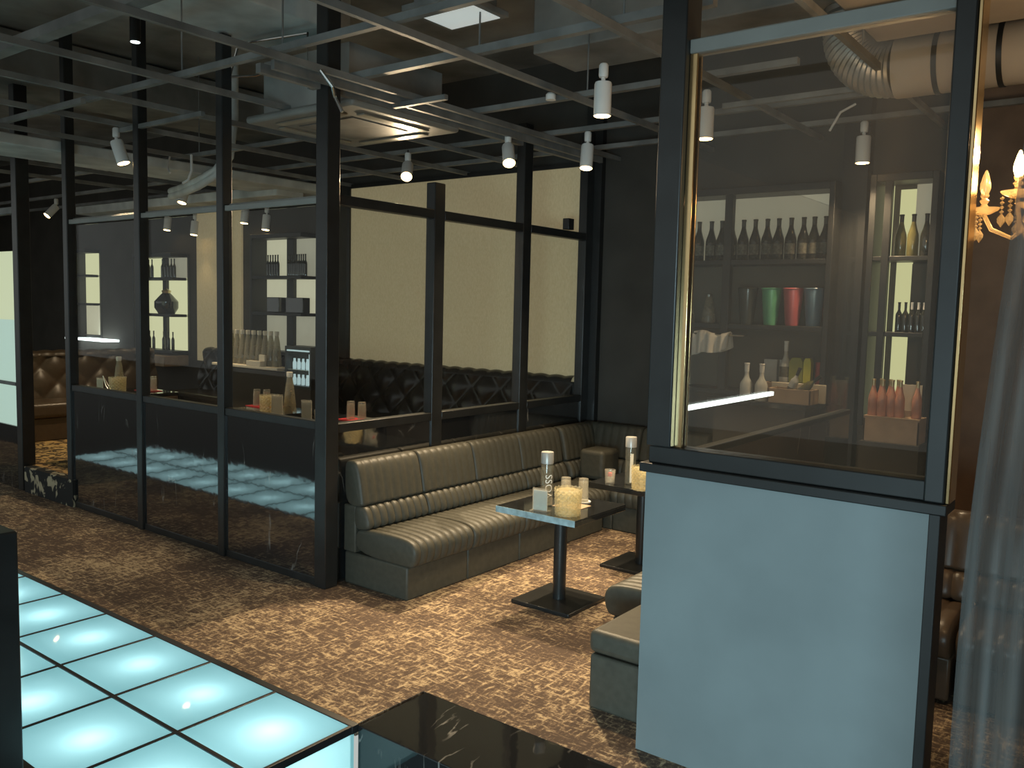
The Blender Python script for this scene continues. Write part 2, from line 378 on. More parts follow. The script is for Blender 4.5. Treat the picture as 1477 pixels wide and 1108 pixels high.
# long partition, parallel to the lit floor
pa = partition('glass_partition', 'long black framed glass partition with marble base panels beside the lit floor', (-6.98, YA, 0))
posts = [(-7.045, 3.85), (-5.965, 3.72), (-4.945, 3.75), (-3.94, 3.80)]
for i, (x, zt) in enumerate(posts):
    w = .036 if i < 3 else .05
    MB(pa.location).box(x-w, x+w, YA-.01, YA+(.065 if i < 3 else .09), 0, 3.41 if i == 2 else ZS-.005).build('post', 'frame', pa, bevel=.006)
for i in range(3):
    a = posts[i][0]+.036; b = posts[i+1][0]-(.036 if i < 2 else .05)
    MB(pa.location).box(a, b, YA, YA+.06, .955, 1.005).box(a, b, YA+.005, YA+.05, 0, .05).build('lower_rail', 'frame', pa, bevel=.004)
    MB(pa.location).box(a, b, YA+.005, YA+.03, 2.29, 2.325).box(a, b, YA+.04, YA+.06, 2.305, 2.34).build('upper_rail', 'ac', pa, bevel=.003)
    MB(pa.location).box(a, b, YA+.008, YA+.04, .05, .955).build('marble_panel', 'marble', pa)
    MB(pa.location).box(a, b, YA+.03, YA+.038, 1.005, 2.28).build('glass_pane', 'glass', pa)
# far left piece of the same run, beyond the opening
pf = partition('glass_partition', 'far left partition piece with pale glowing panel', (-8.6, YA, 0))
MB(pf.location).box(-8.0, -7.90, YA-.01, YA+.10, 0, ZS).build('post', 'frame', pf, bevel=.006)
MB(pf.location).box(-9.6, -8.02, YA+.02, YA+.06, 1.50, 2.10).build('upper_panel', 'frostpanel', pf)  # upper panel emits cream, lower one cyan
MB(pf.location).box(-9.6, -8.02, YA+.02, YA+.06, .56, 1.50).build('lower_panel', 'palepanel2', pf)
MB(pf.location).box(-9.6, -8.02, YA, YA+.06, 2.42, 2.48).build('upper_rail', 'grid', pf, bevel=.004)
MB(pf.location).box(-9.6, -8.02, YA, YA+.06, .0, .56).build('marble_panel', 'marble', pf)
MB(pf.location).box(-9.6, -8.02, YA-.005, YA+.02, .92, .95).build('lower_rail', 'grid', pf, bevel=.004)
# partition between the booths
pb = partition('glass_partition', 'black framed glass partition behind the olive leather sofa row', (XB, 4.8, 0))
bp_ = [(4.32, 2.53), (5.31, 3.10), (6.19, 3.2)]
for y, zt in bp_:
    MB(pb.location).box(XB-.08, XB, y-.052, y+.052, 0, zt).build('post', 'frame', pb, bevel=.006)
MB(pb.location).box(XB-.06, XB, 5.87, 5.95, 2.36, 2.45).build('post_stub', 'frame', pb, bevel=.004)
ys = [3.43, 4.32, 5.31, 6.19]
for i in range(3):
    a = ys[i]+(.052 if i else 0); b = ys[i+1]-.052
    MB(pb.location).box(XB-.07, XB, a, b, .93, .985).build('lower_rail', 'frame', pb, bevel=.004)
    MB(pb.location).box(XB-.07, XB, a, b, 2.29, 2.35).build('upper_rail', 'frame', pb, bevel=.004)
    MB(pb.location).box(XB-.06, XB-.012, a, b, 0, .93).build('marble_panel', 'marble', pb)
    MB(pb.location).box(XB-.04, XB-.033, a, b, .985, 2.29).build('glass_pane', 'glass', pb)
# half wall with window on the right
pw = partition('half_wall', 'blue grey painted half wall carrying a hazy framed window at right', (-1.0, 2.9, 0))
MB(pw.location).box(-1.535, -.545, 2.87, 2.97, 0, 1.10).build('wall_panel', 'panelw', pw)
MB(pw.location).box(-.545, -.512, 2.862, 2.978, 0, 1.10).build('end_trim', 'frame2', pw, bevel=.003)
MB(pw.location).box(-1.555, -.495, 2.85, 2.99, 1.10, 1.135).build('cap', 'frame2', pw, bevel=.004)
MB(pw.location).box(-1.53, -.52, 2.875, 2.965, 1.135, 1.20).build('sill', 'frame2', pw, bevel=.005)
MB(pw.location).box(-1.535, -1.435, 2.86, 2.98, 1.20, ZS).build('post', 'frame', pw, bevel=.006)
MB(pw.location).box(-1.435, -1.405, 2.895, 2.905, 1.20, 2.63).box(-1.435, -1.405, 2.93, 2.94, 1.20, 2.63).build('glazing_bead', 'brass', pw, bevel=.002)
MB(pw.location).box(-.565, -.505, 2.86, 2.98, 1.135, ZS).build('post', 'frame', pw, bevel=.006)
MB(pw.location).box(-.505, -.492, 2.87, 2.97, 1.135, 2.9).build('edge_strip', 'brass', pw, bevel=.003)
MB(pw.location).box(-1.435, -.565, 2.89, 2.95, 2.63, 2.68).build('top_rail', 'ac', pw, bevel=.004)
MB(pw.location).box(-1.43, -.565, 2.912, 2.92, 1.20, 2.63).build('glass_pane', 'hazy', pw)
# marble-based partition running back from the half wall's corner post
pc = partition('glass_partition', 'black marble and glass divider running back from the half wall', (-1.5, 4.5, 0))
MB(pc.location).box(-1.52, -1.48, 2.98, 5.3, 0, 1.12).build('marble_panel', 'marble', pc)
MB(pc.location).box(-1.525, -1.475, 2.98, 5.3, 1.12, 1.15).build('lower_rail', 'frame2', pc, bevel=.004)
MB(pc.location).box(-1.505, -1.497, 2.98, 5.3, 1.15, 2.3).build('glass_pane', 'glass', pc)
ls = MB((-1.5, 3.56, 1.33)).box(-1.495, -1.48, 3.10, 4.02, 1.318, 1.336).build('led_bar', 'led')
ls.location = (-1.5, 3.56, 1.33); tag(ls, 'white glowing light bar seen through the hazy window', 'light')
# near dark screen at the left edge of the picture
ns = MB((-3.2, 1.2, LOW)).box(-3.40, -3.01, 1.16, 1.24, LOW, .92).build('dark_screen', 'frame', bevel=.006)
ns.location = (-3.2, 1.2, LOW); tag(ns, 'dark glossy screen edge at the near side of the lit floor', 'screen')

# ------------------------------------------------------------------ ceiling grid and services
cg = thing('ceiling_grid', 'open grid of grey steel channels hung under the dark slab', 'ceiling grid', (-4, 3.5, ZG))
def chan(x0, x1, y0, y1, z0=ZG, h=.035, mat='grid'): MB(cg.location).box(x0, x1, y0, y1, z0, z0+h).build('channel', mat, cg)
for y, x0, x1, w, h in [(2.06, -16, 1.5, .035, .05), (2.86, -16, 1.5, .018, .035), (3.44, -4.2, -1.6, .022, .04), (4.46, -16, -1.6, .02, .035), (5.3, -16, 1.5, .02, .035), (1.2, -16, 1.5, .02, .035), (5.95, -16, 1.5, .02, .035), (3.95, -1.5, 1.5, .02, .03)]:
    chan(x0, x1, y-w, y+w, ZG+.036, h)
for x in [-9.5, -8.62, -7.8, -6.98, -6.14, -5.37, -4.65, -3.73, -2.9, -2.06, -1.26, -.44]:
    chan(x-.014, x+.014, .9, YB, ZG, .035)
for x0, x1, y in [(-6.2, -5.15, 3.33), (-6.18, -5.49, 2.71), (-3.9, -3.47, 3.85), (-2.2, -1.2, 4.9), (-1.75, -1.35, 3.7)]:
    chan(x0, x1, y-.015, y+.015, ZG-.03, .03)
chan(-3.99, -3.95, 2.9, 6.2, ZG-.02, .05); chan(-3.86, -3.83, 2.9, 6.2, ZG-.02, .05)
for x, y in [(-7.05, 2.06), (-5.35, 2.06), (-3.73, 2.86), (-2.9, 3.44), (-2.06, 3.44), (-5.37, 4.46), (-2.9, 4.46), (-4.65, 2.86), (-6.98, 4.46), (-1.26, 4.3)]:
    MB(cg.location).tube([(x+.02, y, ZG+.04), (x+.02, y, ZS)], .005, 6).build('hanger_rod', 'grid', cg)
def slab_box(name, label, cat, x0, x1, y0, y1, z0, z1, mat):
    c = ((x0+x1)/2, (y0+y1)/2, (z0+z1)/2)
    o = MB(c).box(x0, x1, y0, y1, z0, z1).build(name, mat, bevel=.01); o.location = c; return tag(o, label, cat)
slab_box('air_duct', 'wide grey rectangular air duct under the slab above the lit floor', 'duct', -5.1, -4.3, -.5, 3.85, 3.42, 3.8, 'duct')
slab_box('ceiling_beam', 'dark beam under the slab left of the grey duct', 'beam', -8.4, -7.5, -.5, 6.2, 3.5, 3.83, 'ceil')
slab_box('ceiling_beam', 'dark cross beam under the slab above the sofas', 'beam', -3.4, 1.5, 4.6, 5.1, 3.35, 3.83, 'ceil')
slab_box('ceiling_bulkhead', 'pale grey bulkhead beam at far left below the ceiling grid', 'bulkhead', -7.75, -7.1, 2.0, 6.2, 2.86, 2.945, 'duct')
slab_box('ceiling_bulkhead', 'long pale grey bulkhead crossing above the raised booth', 'bulkhead', -11.5, -7.3, 5.55, 5.9, 2.80, 2.90, 'duct')
slab_box('air_duct', 'beige boxed duct lit warm above the hazy window', 'duct', -1.24, 1.5, 3.34, 4.52, 3.05, 3.5, 'beige')
d = thing('round_duct', 'round silver duct with dark bands crossing under the beige box', 'duct', (0, 4.75, 2.98))
MB(d.location).tube([(-1.2, 4.78, 2.98), (1.55, 4.78, 2.98)], .15, 24).build('pipe', 'beige', d, smooth=True)
for x in (-.9, .2): MB(d.location).tube([(x, 4.78, 3.1), (x, 4.78, ZS)], .008, 8).build('hanger_rod', 'grid', d)
for x in (-1.0, -.72, -.3): MB(d.location).tube([(x-.012, 4.78, 2.98), (x+.012, 4.78, 2.98)], .155, 24).build('band', 'blackmat', d, smooth=True)
pts = []
for i in range(60):
    a = i/59; pts.append((-1.2-.26*math.sin(min(a*1.8, 1)*PI/2), 4.78+.1*a, 2.98+.26*(1-math.cos(min(a*1.8, 1)*PI/2))+max(0, a-.556)*1.35))
MB(d.location).tube(pts, [.135+.010*(i % 2) for i in range(60)], 20).build('flexible_elbow', 'silver', d, smooth=True)
# flexible pipes over the raised booth
fp = thing('flexible_pipe', 'pair of curved grey insulated pipes above the long partition', 'pipe', (-7.3, 4.7, 2.8))
for k in range(2):
    z = 2.76+.05*k
    MB(fp.location).tube([(-8.15, 4.9, z), (-7.6, 4.7, z-.02), (-7.2, 4.6, z), (-6.95, 4.62, z+.08), (-6.85, 4.7, z+.25), (-6.85, 4.75, z+.6), (-6.85, 4.75, ZS)], .035, 12).build('pipe', 'duct', fp, smooth=True)
# air conditioner cassette
ac = thing('air_conditioner', 'square grey four way ceiling air conditioner cassette', 'air conditioner', (-4.5, 4.06, ZG-.05))
def rr(mb, x0, x1, y0, y1, z0, z1): return mb.box(x0, x1, y0, y1, z0, z1)
rr(MB(), -.53, .53, -.49, .49, 0, .05).build('panel', 'ac', ac, bevel=.02)
rr(MB(), -.27, .27, -.25, .25, -.006, 0).build('grille', 'grid', ac, bevel=.004)
for sx, sy in ((1, 0), (-1, 0), (0, 1), (0, -1)):
    m = MB()
    if sx: m.box(sx*.39-.035, sx*.39+.035, -.30, .30, -.012, 0)
    else: m.box(-.32, .32, sy*.37-.035, sy*.37+.035, -.012, 0)
    m.build('louvre', 'acslot', ac, bevel=.006)
rr(MB(), -.42, .42, -.42, .42, .05, .4).build('body', 'ceil', ac)
# ceiling light panel
fl = thing('ceiling_light_panel', 'square white ceiling light panel above the grid', 'ceiling light', (-3.02, 3.41, 3.2))
MB().box(-.20, .20, -.19, .19, .0, .03).build('frame', 'grid', fl, bevel=.004)
MB().box(-.165, .165, -.16, .16, -.004, 0).build('diffuser', 'fluo', fl)
MB().box(-.15, .15, -.15, .15, .03, .12).build('housing', 'grid', fl)
MB().tube([(0, 0, .12), (0, 0, ZS-3.2)], .01, 8).build('hanger_rod', 'grid', fl)
# small cables and hooks left hanging in the grid
def cable(pts, label, r=.008, mat='white', name='ceiling_cable'):
    p0 = Vector(pts[0]); o = MB(p0).tube(pts, r, 8).build(name, mat, smooth=True); o.location = p0; tag(o, label, 'cable')
cable([(-7.0, 4.2, ZG), (-6.95, 4.15, ZG-.10), (-6.85, 4.1, ZG-.15), (-6.80, 4.08, ZG-.17)], 'short white cable end curling above the long partition')
cable([(-6.75, 4.25, ZG), (-6.70, 4.22, ZG-.14), (-6.72, 4.2, ZG-.22), (-6.80, 4.2, ZG-.24)], 'second white cable end curling beside the grey pipes', .011)
cable([(-3.70, 3.10, ZG), (-3.66, 3.15, ZG-.08), (-3.70, 3.2, ZG-.12), (-3.66, 3.22, ZG-.2)], 'grey cable dangling from a grid joint near the corner post', .01, 'steel')
cable([(-5.1, 3.5, ZG+.25), (-4.8, 3.5, ZG+.22), (-4.5, 3.52, ZG+.27), (-4.3, 3.5, ZG+.2), (-4.3, 3.5, ZG+.4), (-5.0, 3.5, ZG+.45), (-5.1, 3.5, ZG+.25)], 'thin bent conduit loop above the air conditioner', .008, 'steel')
cable([(-1.55, 5.3, ZG), (-1.62, 5.25, ZG-.05), (-1.66, 5.2, ZG-.16)], 'pale cable hanging inside the grid behind the hazy window', .007)
sd = thing('ceiling_sensor', 'small white ceiling sensor above the tables', 'sensor', (-3.0, 4.25, ZG-.01))
MB().lathe([(.03, 0), (.03, .03), (.022, .04)], n=16).build('body', 'white', sd, smooth=True)

# ------------------------------------------------------------------ spot lamps
def lamp(loc, aim, label, power, size=85, group=None, mat='white', z=2.72, col=(1, .76, .47), L=.17, r=.045, emit=True):
    """mount, pivot and can; loc = centre of the lit face"""
    f = Vector(loc); d = (f-Vector(aim)).normalized()      # from face to back
    t = thing('spotlight', label, 'spotlight', loc, 0, 'ceiling spotlights')
    can = MB().lathe([(r*.9, .004), (r, 0), (r, .02), (r, L-.01), (r*.93, L), (0, L)], n=24, axis=d).build('can', mat, t, smooth=True)
    top = d*(L+.0)
    e = Vector((top.x, top.y, max(ZG-f.z, top.z+.05)))
    MB().lathe([(.011, -.004), (.011, .03)], top, n=10, axis=(0, 0, 1)).build('pivot', mat, t, smooth=True)
    MB().lathe([(.022, .025), (.025, .035), (.025, .085), (.018, .095), (0, .095)], top, n=16).build('mount', mat, t, smooth=True)
    if e.z > top.z+.1: MB().tube([top+Vector((0, 0, .09)), e], .006, 8).build('stem', 'blackmat', t)
    MB().lathe([(0, -.003), (r*.86, -.003), (r*.86, .003), (0, .003)], n=20, axis=d).build('lamp_face', 'lampface', can)
    if power:
        spot('lamp_beam', f-d*.02, Vector(aim), power*1.7, size, .7, col, .035)
    return t
lamp((-6.19, 3.345, 2.70), (-5.45, 3.85, 0), 'white tilted spotlight hanging beside the second post of the long partition', 42, 90)
lamp((-8.25, 5.08, 2.72), (-8.1, 4.2, 0), 'white tilted spotlight over the raised booth just above the upper rail', 50, 100)
lamp((-11.2, 5.05, 2.72), (-11.4, 3.0, 0.4), 'far left white spotlight glowing over the raised booth', 60, 90)
lamp((-2.41, 3.88, 2.71), (-2.41, 3.86, 0), 'large white spotlight hanging straight down above the front table', 52, 100)
lamp((-3.33, 5.17, 2.70), (-3.1, 4.6, 0), 'white tilted spotlight near the back wall above the rear table', 70, 85)
lamp((-4.85, 4.93, 2.72), (-3.3, 3.1, 0.6), 'glaring spotlight aimed forward beneath the air conditioner', 75, 130)
lamp((-3.79, 4.88, 2.73), (-2.45, 3.5, 0.2), 'glaring spotlight aimed forward above the glass partition post', 185, 78)
lamp((-2.12, 4.5, 2.67), (-2.12, 4.5, 0), 'white spotlight seen through the hazy window at its left edge', 45, 90)
lamp((-1.65, 5.86, 2.70), (-1.65, 5.88, 0), 'white spotlight seen through the hazy window beside the brown wall', 50, 110)
for (x, y, z, lab) in [(-10.25, 6.1, 2.60, 'left'), (-9.65, 6.1, 2.52, 'second from left'), (-8.62, 6.1, 2.62, 'third from left'), (-8.22, 6.1, 2.53, 'rightmost')]:
    lamp((x, y, z), (x, y-.3, 0), lab+' of the four small spotlights low against the booth back wall', 4, 80)
bl = thing('spotlight', 'small black cylinder downlight in front of the second partition post', 'spotlight', (-5.62, 3.13, 3.42), 0)
MB().lathe([(.035, 0), (.035, .16), (0, .16)], n=16).build('can', 'blackmat', bl, smooth=True)
MB().lathe([(0, -.004), (.03, -.004), (.03, 0), (0, 0)], n=16).build('lamp_face', 'led', bl)
MB().tube([(0, 0, .16), (0, 0, ZS-3.42)], .008, 8).build('stem', 'blackmat', bl)

# ------------------------------------------------------------------ leather sofas
W = .54
def ribbed(mb, prof, flags, w, n, d=.010, inset=.014):
    """closed profile (u,z) swept along v with soft channels where flags are set"""
    P = [Vector((a, b)) for a, b in prof]; k = len(P)
    cen = sum(P, Vector((0, 0)))/k
    nor = []
    for i in range(k):
        t = (P[(i+1) % k]-P[i-1]).normalized(); q = Vector((t.y, -t.x))
        if q.dot(P[i]-cen) < 0: q = -q
        nor.append(q)
    vs_ = [0, .004, .012]+[w*(i/(n*6)) for i in range(1, n*6)]+[w-.012, w-.004, w]
    vs_ = sorted(set(round(x, 5) for x in vs_))
    vs = []; fs = []
    for v in vs_:
        e = min(v, w-v); en = inset*max(0, 1-math.sqrt(min(1, e/.014)))
        b = abs(math.sin(PI*n*v/w))**.55
        for i in range(k):
            o = -en-(d*(1-b) if flags[i] else 0)
            p = P[i]+nor[i]*o; vs.append((p.x, v, p.y))
    for j in range(len(vs_)-1):
        for i in range(k):
            q = (i+1) % k; fs.append((j*k+i, (j+1)*k+i, (j+1)*k+q, j*k+q))
    fs.append(tuple(range(k))); fs.append(tuple(reversed([(len(vs_)-1)*k+i for i in range(k)])))
    mb.add(vs, fs); return mb
def rnd(pts, it=2):
    for _ in range(it):
        q = []
        for i in range(len(pts)):
            a = pts[i]; b = pts[(i+1) % len(pts)]
            q += [(a[0]*.75+b[0]*.25, a[1]*.75+b[1]*.25), (a[0]*.25+b[0]*.75, a[1]*.25+b[1]*.75)]
        pts = q
    return pts
SEAT = [(.10, .20), (.10, .34), (.18, .358), (.34, .366), (.50, .362), (.575, .345), (.606, .30), (.602, .25), (.585, .205), (.54, .195)]
LUMB = [(.09, .345), (.19, .35), (.222, .375), (.205, .44), (.178, .487), (.14, .495), (.08, .49)]
BACK = [(.005, .485), (.165, .487), (.160, .53), (.135, .66), (.112, .735), (.085, .760), (.05, .765), (.015, .757), (0, .72)]
def sofa_section(label, loc, rz, n=9, mat='leather', w=W, group='olive leather sofa sections'):
    t = thing('sofa_section', label, 'sofa', loc, rz, group)
    MB().box(.01, .545, .0, w, 0, .20).build('base', mat, t, bevel=.012)
    MB().box(0, .105, .0, w, .20, .492).build('back_body', mat, t, bevel=.01)
    s = rnd(SEAT); ribbed(MB(), s, [p[0] > .16 and not (p[1] < .21) for p in s], w, n).build('seat', mat, t, smooth=True, ang=60)
    s = rnd(LUMB); ribbed(MB(), s, [p[0] > .15 for p in s], w, n, .012).build('lumbar_cushion', mat, t, smooth=True, ang=60)
    s = rnd(BACK); ribbed(MB(), s, [p[0] > .06 and p[1] > .49 for p in s], w, n-1, .006).build('backrest', mat, t, smooth=True, ang=60)
    return t
s0 = sofa_section('front end section of the olive leather sofa row, nearest the corner post', (-3.925, 3.485, 0), 0)
names = ['second olive leather sofa section counted from the corner post', 'third olive leather sofa section, behind the front table', 'last olive leather sofa section of the row, beside the rear table']
for i in range(1, 4): dup(s0, (-3.925, 3.485+W*i+.001*i, 0), 0, names[i-1])
# along the back wall, facing forward (local u points to -y)
for i, lab in enumerate(['olive leather sofa section in the corner with two backrests against the back wall', 'olive leather sofa section against the back wall, right end behind the black post']):
    t = dup(s0, (-3.925+.585*i, 6.262, 0), -PI/2, lab, scale=(1, 1.08, 1))
    if i == 0:      # the corner piece has a second back along the partition
        for nm in ('back_body', 'lumbar_cushion', 'backrest'):
            src = [c for c in s0.children if c.name.split('.')[0] == nm][0]
            c = src.copy(); COL.objects.link(c); c.parent = t
            c.location = (.585, 0, 0); c.rotation_euler = (0, 0, PI/2)
# right row facing the left row
for i, lab in enumerate(['olive leather sofa section with ribbed seat behind the half wall edge', 'rear olive leather sofa section standing behind the half wall']):
    dup(s0, (-1.535, 4.14+.545*(i), 0), PI, lab)
# arm block in the corner
ab = MB().box(-.115, .115, -.13, .13, 0, .235).build('arm_block', 'leather', bevel=.035, seg=4)
ab.location = (-3.56, 5.86, .366); tag(ab, 'square leather arm block standing on the seat at the back corner', 'armrest')
# footstool
fs_ = thing('footstool', 'olive leather footstool with smooth seat tight against the half wall', 'stool', (-1.57, 3.27, 0))
MB().box(-.295, .20, -.225, .225, 0, .24).build('base', 'leather', fs_, bevel=.012)
MB().box(-.305, .205, -.23, .23, .245, .345).build('seat', 'leather', fs_, bevel=.03, seg=4)
# sofa behind the curtain at right
for i, lab in enumerate(['brown leather sofa section glimpsed between half wall and curtain', 'brown leather sofa section behind the sheer curtain']):
    t = sofa_section(lab, (-1.25+.62*i, 4.62, .02), -PI/2, 8, 'leather3', .6, 'brown sofa sections') if i == 0 else dup(t, (-1.25+.62*i, 4.62, .02), -PI/2, lab)

# tufted sofas of the raised booth
def tufted(label, length, loc, rz, mat):
    t = thing('tufted_sofa', label, 'sofa', loc, rz)
    def face(u, v):
        s_ = u*length; h = v*.46
        a = s_/.17; b = h/.17
        k = abs(math.sin(PI*(a+b)/2)*math.sin(PI*(a-b)/2))**.5
        roll = .05*math.sin(min(1, v/1.0)*PI*.5)
        return (s_, -.16-.045*k+.10*v, .40+h)
    n = max(12, int(length/.02)); m = MB().grid(face, n, 22)
    n0 = len(m.v)
    m.build('tufted_back', mat, t, smooth=True, ang=80)
    def roll(u, v):
        s_ = u*length; a = PI*v; k = .012*abs(math.sin(PI*s_/.17))
        return (s_, -.03-(.065+k)*math.cos(a)+0.0, .85+(.055+k)*math.sin(a))
    MB().grid(roll, n, 8).build('top_roll', mat, t, smooth=True, ang=80)
    MB().box(0, length, -.06, 0, 0, .86).build('back_frame', mat, t, bevel=.01)
    MB().box(0, length, -.62, -.10, .24, .40).build('seat', mat, t, bevel=.045, seg=4)
    MB().box(.01, length-.01, -.58, -.06, 0, .24).build('base', mat, t, bevel=.01)
    return t
tufted('black button tufted sofa along the booth back wall under the beige panel', 5.55, (-9.62, 6.29, .22), 0, 'leather2')
tufted('brown button tufted sofa at the far left end of the booth', 2.0, (-9.72, 3.55, .22), PI/2, 'leather3')

# ------------------------------------------------------------------ tables
def table(label, loc, w=.54, h=.575, mat='blackgloss', edge='blackgloss', foot=.40):
    t = thing('pedestal_table', label, 'table', loc, 0, 'square pedestal tables')
    MB().box(-w/2, w/2, -w/2, w/2, h-.006, h).build('top_surface', mat, t)
    MB().box(-w/2-.001, w/2+.001, -w/2-.001, w/2+.001, h-.036, h-.006).build('top_slab', edge, t, bevel=.003)
    MB().lathe([(.038, .02), (.038, h-.036)], n=24).build('column', 'blackmat', t, smooth=True)
    MB().box(-foot/2, foot/2, -foot/2, foot/2, 0, .022).build('base_plate', 'blackmat', t, bevel=.004)
    return t
T1 = table('front black table with a floor reflection painted on its front edge, between the leather sofas', (-2.72, 4.075, 0))
o = MB().box(-.27, .27, -.274, -.2712, .539, .575).build('front_edge_reflection', 'tabsheen', T1); o['label'] = 'pale bluish floor reflection painted on the front edge'  # pale strip paints the lit floor's reflection on the black edge
T2 = table('rear black table of the sofa booth, partly behind the half wall', (-2.70, 5.02, 0))
BZ = .22
tb = table('booth table nearest the corner post with a red mat on it', (-4.80, 4.25, BZ), .62, .62)
tc_ = table('booth table behind the third marble panel carrying a cream card', (-5.72, 4.25, BZ), .62, .62)
td = table('booth table behind the first marble panel with ice bucket and tongs', (-7.72, 4.20, BZ), .62, .62)
TZ = .575; BT = BZ+.62
# low table on the right side of the divider
te = table('dim black table beyond the hazy window', (-.98, 3.55, 0), .5, .575)

# ------------------------------------------------------------------ tableware
def cyl_text(mb_parent, txt, size, r, z0, ang, mat):
    cu = bpy.data.curves.new('txt', 'FONT'); cu.body = txt; cu.size = size; cu.align_x = 'LEFT'; cu.align_y = 'CENTER'; cu.resolution_u = 3
    to = bpy.data.objects.new('txt', cu); COL.objects.link(to)
    dg = bpy.context.evaluated_depsgraph_get(); me = bpy.data.meshes.new_from_object(to.evaluated_get(dg))
    bpy.data.objects.remove(to); bpy.data.curves.remove(cu)
    for v in me.vertices:
        x, y = v.co.x, v.co.y
        a = ang-y/r                       # text runs upwards along the bottle
        v.co = ((r+.0008)*math.cos(a), (r+.0008)*math.sin(a), z0+x)
    me.name = 'lettering'; me.materials.clear(); me.materials.append(M[mat])
    o = bpy.data.objects.new('lettering', me); COL.objects.link(o); o.parent = mb_parent; o['label'] = 'white lettering running up the bottle'
def water_bottle(label, loc, txt, ang):
    t = thing('water_bottle', label, 'bottle', loc, 0, 'tall clear water bottles')
    bd = MB().lathe([(.034, 0), (.0355, .004), (.0355, .235), (.034, .243), (.034, .25), (.031, .25), (.031, .01), (0, .01)], n=28).build('body', 'water', t, smooth=True)
    MB().lathe([(.0365, .25), (.0365, .312), (.034, .316), (0, .316)], n=28).build('cap', 'capm', t, smooth=True)
    if txt: cyl_text(bd, txt, .060, .036, .05, ang, 'ink')
    return t
water_bottle('clear water bottle with grey cap and white lettering on the front table', (-2.77, 3.99, TZ), 'VOSS', -PI*.17)
wb = water_bottle('clear water bottle with grey cap and pale label on the rear table', (-2.72, 4.87, TZ), '', 0)
m = MB().grid(lambda u, v: (.0362*math.cos(-1.15+.6*u), .0362*math.sin(-1.15+.6*u), .02+.19*v), 8, 2); m.build('paper_label', 'cream', wb)
def bucket(label, loc, r=.072, h=.145):
    t = thing('ice_bucket', label, 'ice bucket', loc, 0, 'cut crystal ice buckets')
    n = 35; rows = 30
    def f(u, v):
        a = 2*PI*u; k = abs(math.sin(7*a+v*PI*5))*abs(math.sin(7*a-v*PI*5))
        rr_ = r*(.93+.07*v)*(1+.10*k)
        return (rr_*math.cos(a), rr_*math.sin(a), h*v+(.006*abs(math.sin(9*a)) if v > .97 else 0))
    MB().grid(f, n*2, rows).build('body', 'crystal', t)
    MB().lathe([(0, .012), (r*.86, .012), (r*.9, h*.95)], n=32).build('inner_wall', 'crystal', t, smooth=True)
    MB().lathe([(0, .001), (r*.9, .001), (r*.9, .012), (0, .012)], n=32).build('foot', 'crystal', t, smooth=True)
    m = MB()
    for i in range(26):
        a = random.random()*6.28; q = r*.7*math.sqrt(random.random()); z = h*(.55+.3*random.random()); s_ = .012
        m.box(q*math.cos(a)-s_, q*math.cos(a)+s_, q*math.sin(a)-s_, q*math.sin(a)+s_, z-s_, z+s_)
    o = m.build('ice', 'clear', t, bevel=.003); o['kind'] = 'stuff'
    return t
bk = bucket('sparkling cut crystal ice bucket at the front edge of the front table', (-2.565, 3.905, TZ))
bks = [((-2.585, 4.80, TZ), 'sparkling cut crystal ice bucket on the rear table by the half wall'), ((-7.68, 4.06, BT), 'golden cut crystal ice bucket holding steel tongs on the first booth table'),
       ((-5.53, 4.14, BT), 'cut crystal ice bucket beside the cream card on the booth table')]
for l, lab in bks: dup(bk, l, 0, lab)
def tumbler(label, loc, r=.032, h=.135):
    t = thing('tumbler', label, 'glass', loc, 0, 'upturned tall tumblers')
    MB().lathe([(r, 0), (r*.90, h-.012), (r*.86, h), (0, h), (0, h-.02), (r*.82, h-.02), (r*.93, 0)], n=26, mod=lambda a, j: 1+.012*math.sin(12*a)).build('body', 'clear', t, smooth=True)
    return t
tu = tumbler('left upturned tumbler on the front table', (-2.77, 4.19, TZ+.004))
TU = [((-2.675, 4.235, TZ+.004), 'right upturned tumbler on the front table'), ((-2.55, 5.0, TZ), 'upturned tumbler on the rear table'),
      ((-6.02, 4.38, BT+.006), 'left upturned tumbler behind the third marble panel'), ((-5.94, 4.42, BT+.006), 'right upturned tumbler behind the third marble panel'),
      ((-7.72, 4.36, BT+.006), 'left upturned tumbler on the red tray at the first booth table'), ((-7.62, 4.38, BT+.006), 'right upturned tumbler on the red tray at the first booth table'),
      ((-4.84, 4.36, BT+.006), 'left upturned tumbler beside the frosted carafe at the corner post'), ((-4.74, 4.38, BT+.006), 'right upturned tumbler beside the frosted carafe at the corner post')]
for l, lab in TU: dup(tu, l, 0, lab)
def flat(name, label, cat, loc, sx, sy, h, mat, rz=0, group=None, rnd_=False):
    m = MB()
    if rnd_: m.lathe([(0, 0), (sx, 0), (sx, h), (0, h)], n=28)
    else: m.box(-sx/2, sx/2, -sy/2, sy/2, 0, h)
    o = m.build(name, mat); o.location = loc; o.rotation_euler = (0, 0, rz); return tag(o, label, cat, group)
flat('coaster', 'white round coaster under the left tumbler of the front table', 'coaster', (-2.77, 4.19, TZ), .046, 0, .004, 'paper', rnd_=True)
flat('coaster', 'white round coaster under the right tumbler of the front table', 'coaster', (-2.675, 4.235, TZ), .046, 0, .004, 'paper', rnd_=True)
flat('place_mat', 'brown square mat lying on the front table beside the bucket', 'mat', (-2.66, 4.09, TZ), .17, .15, .003, 'tan')
flat('tray', 'red tray under the tumblers at the first booth table', 'tray', (-7.68, 4.36, BT), .26, .14, .006, 'red')
flat('tray', 'red tray under the tumblers behind the third marble panel', 'tray', (-5.94, 4.39, BT), .28, .16, .006, 'red')
flat('tray', 'red tray beside the carafe at the corner post', 'tray', (-4.80, 4.37, BT), .24, .15, .006, 'red')
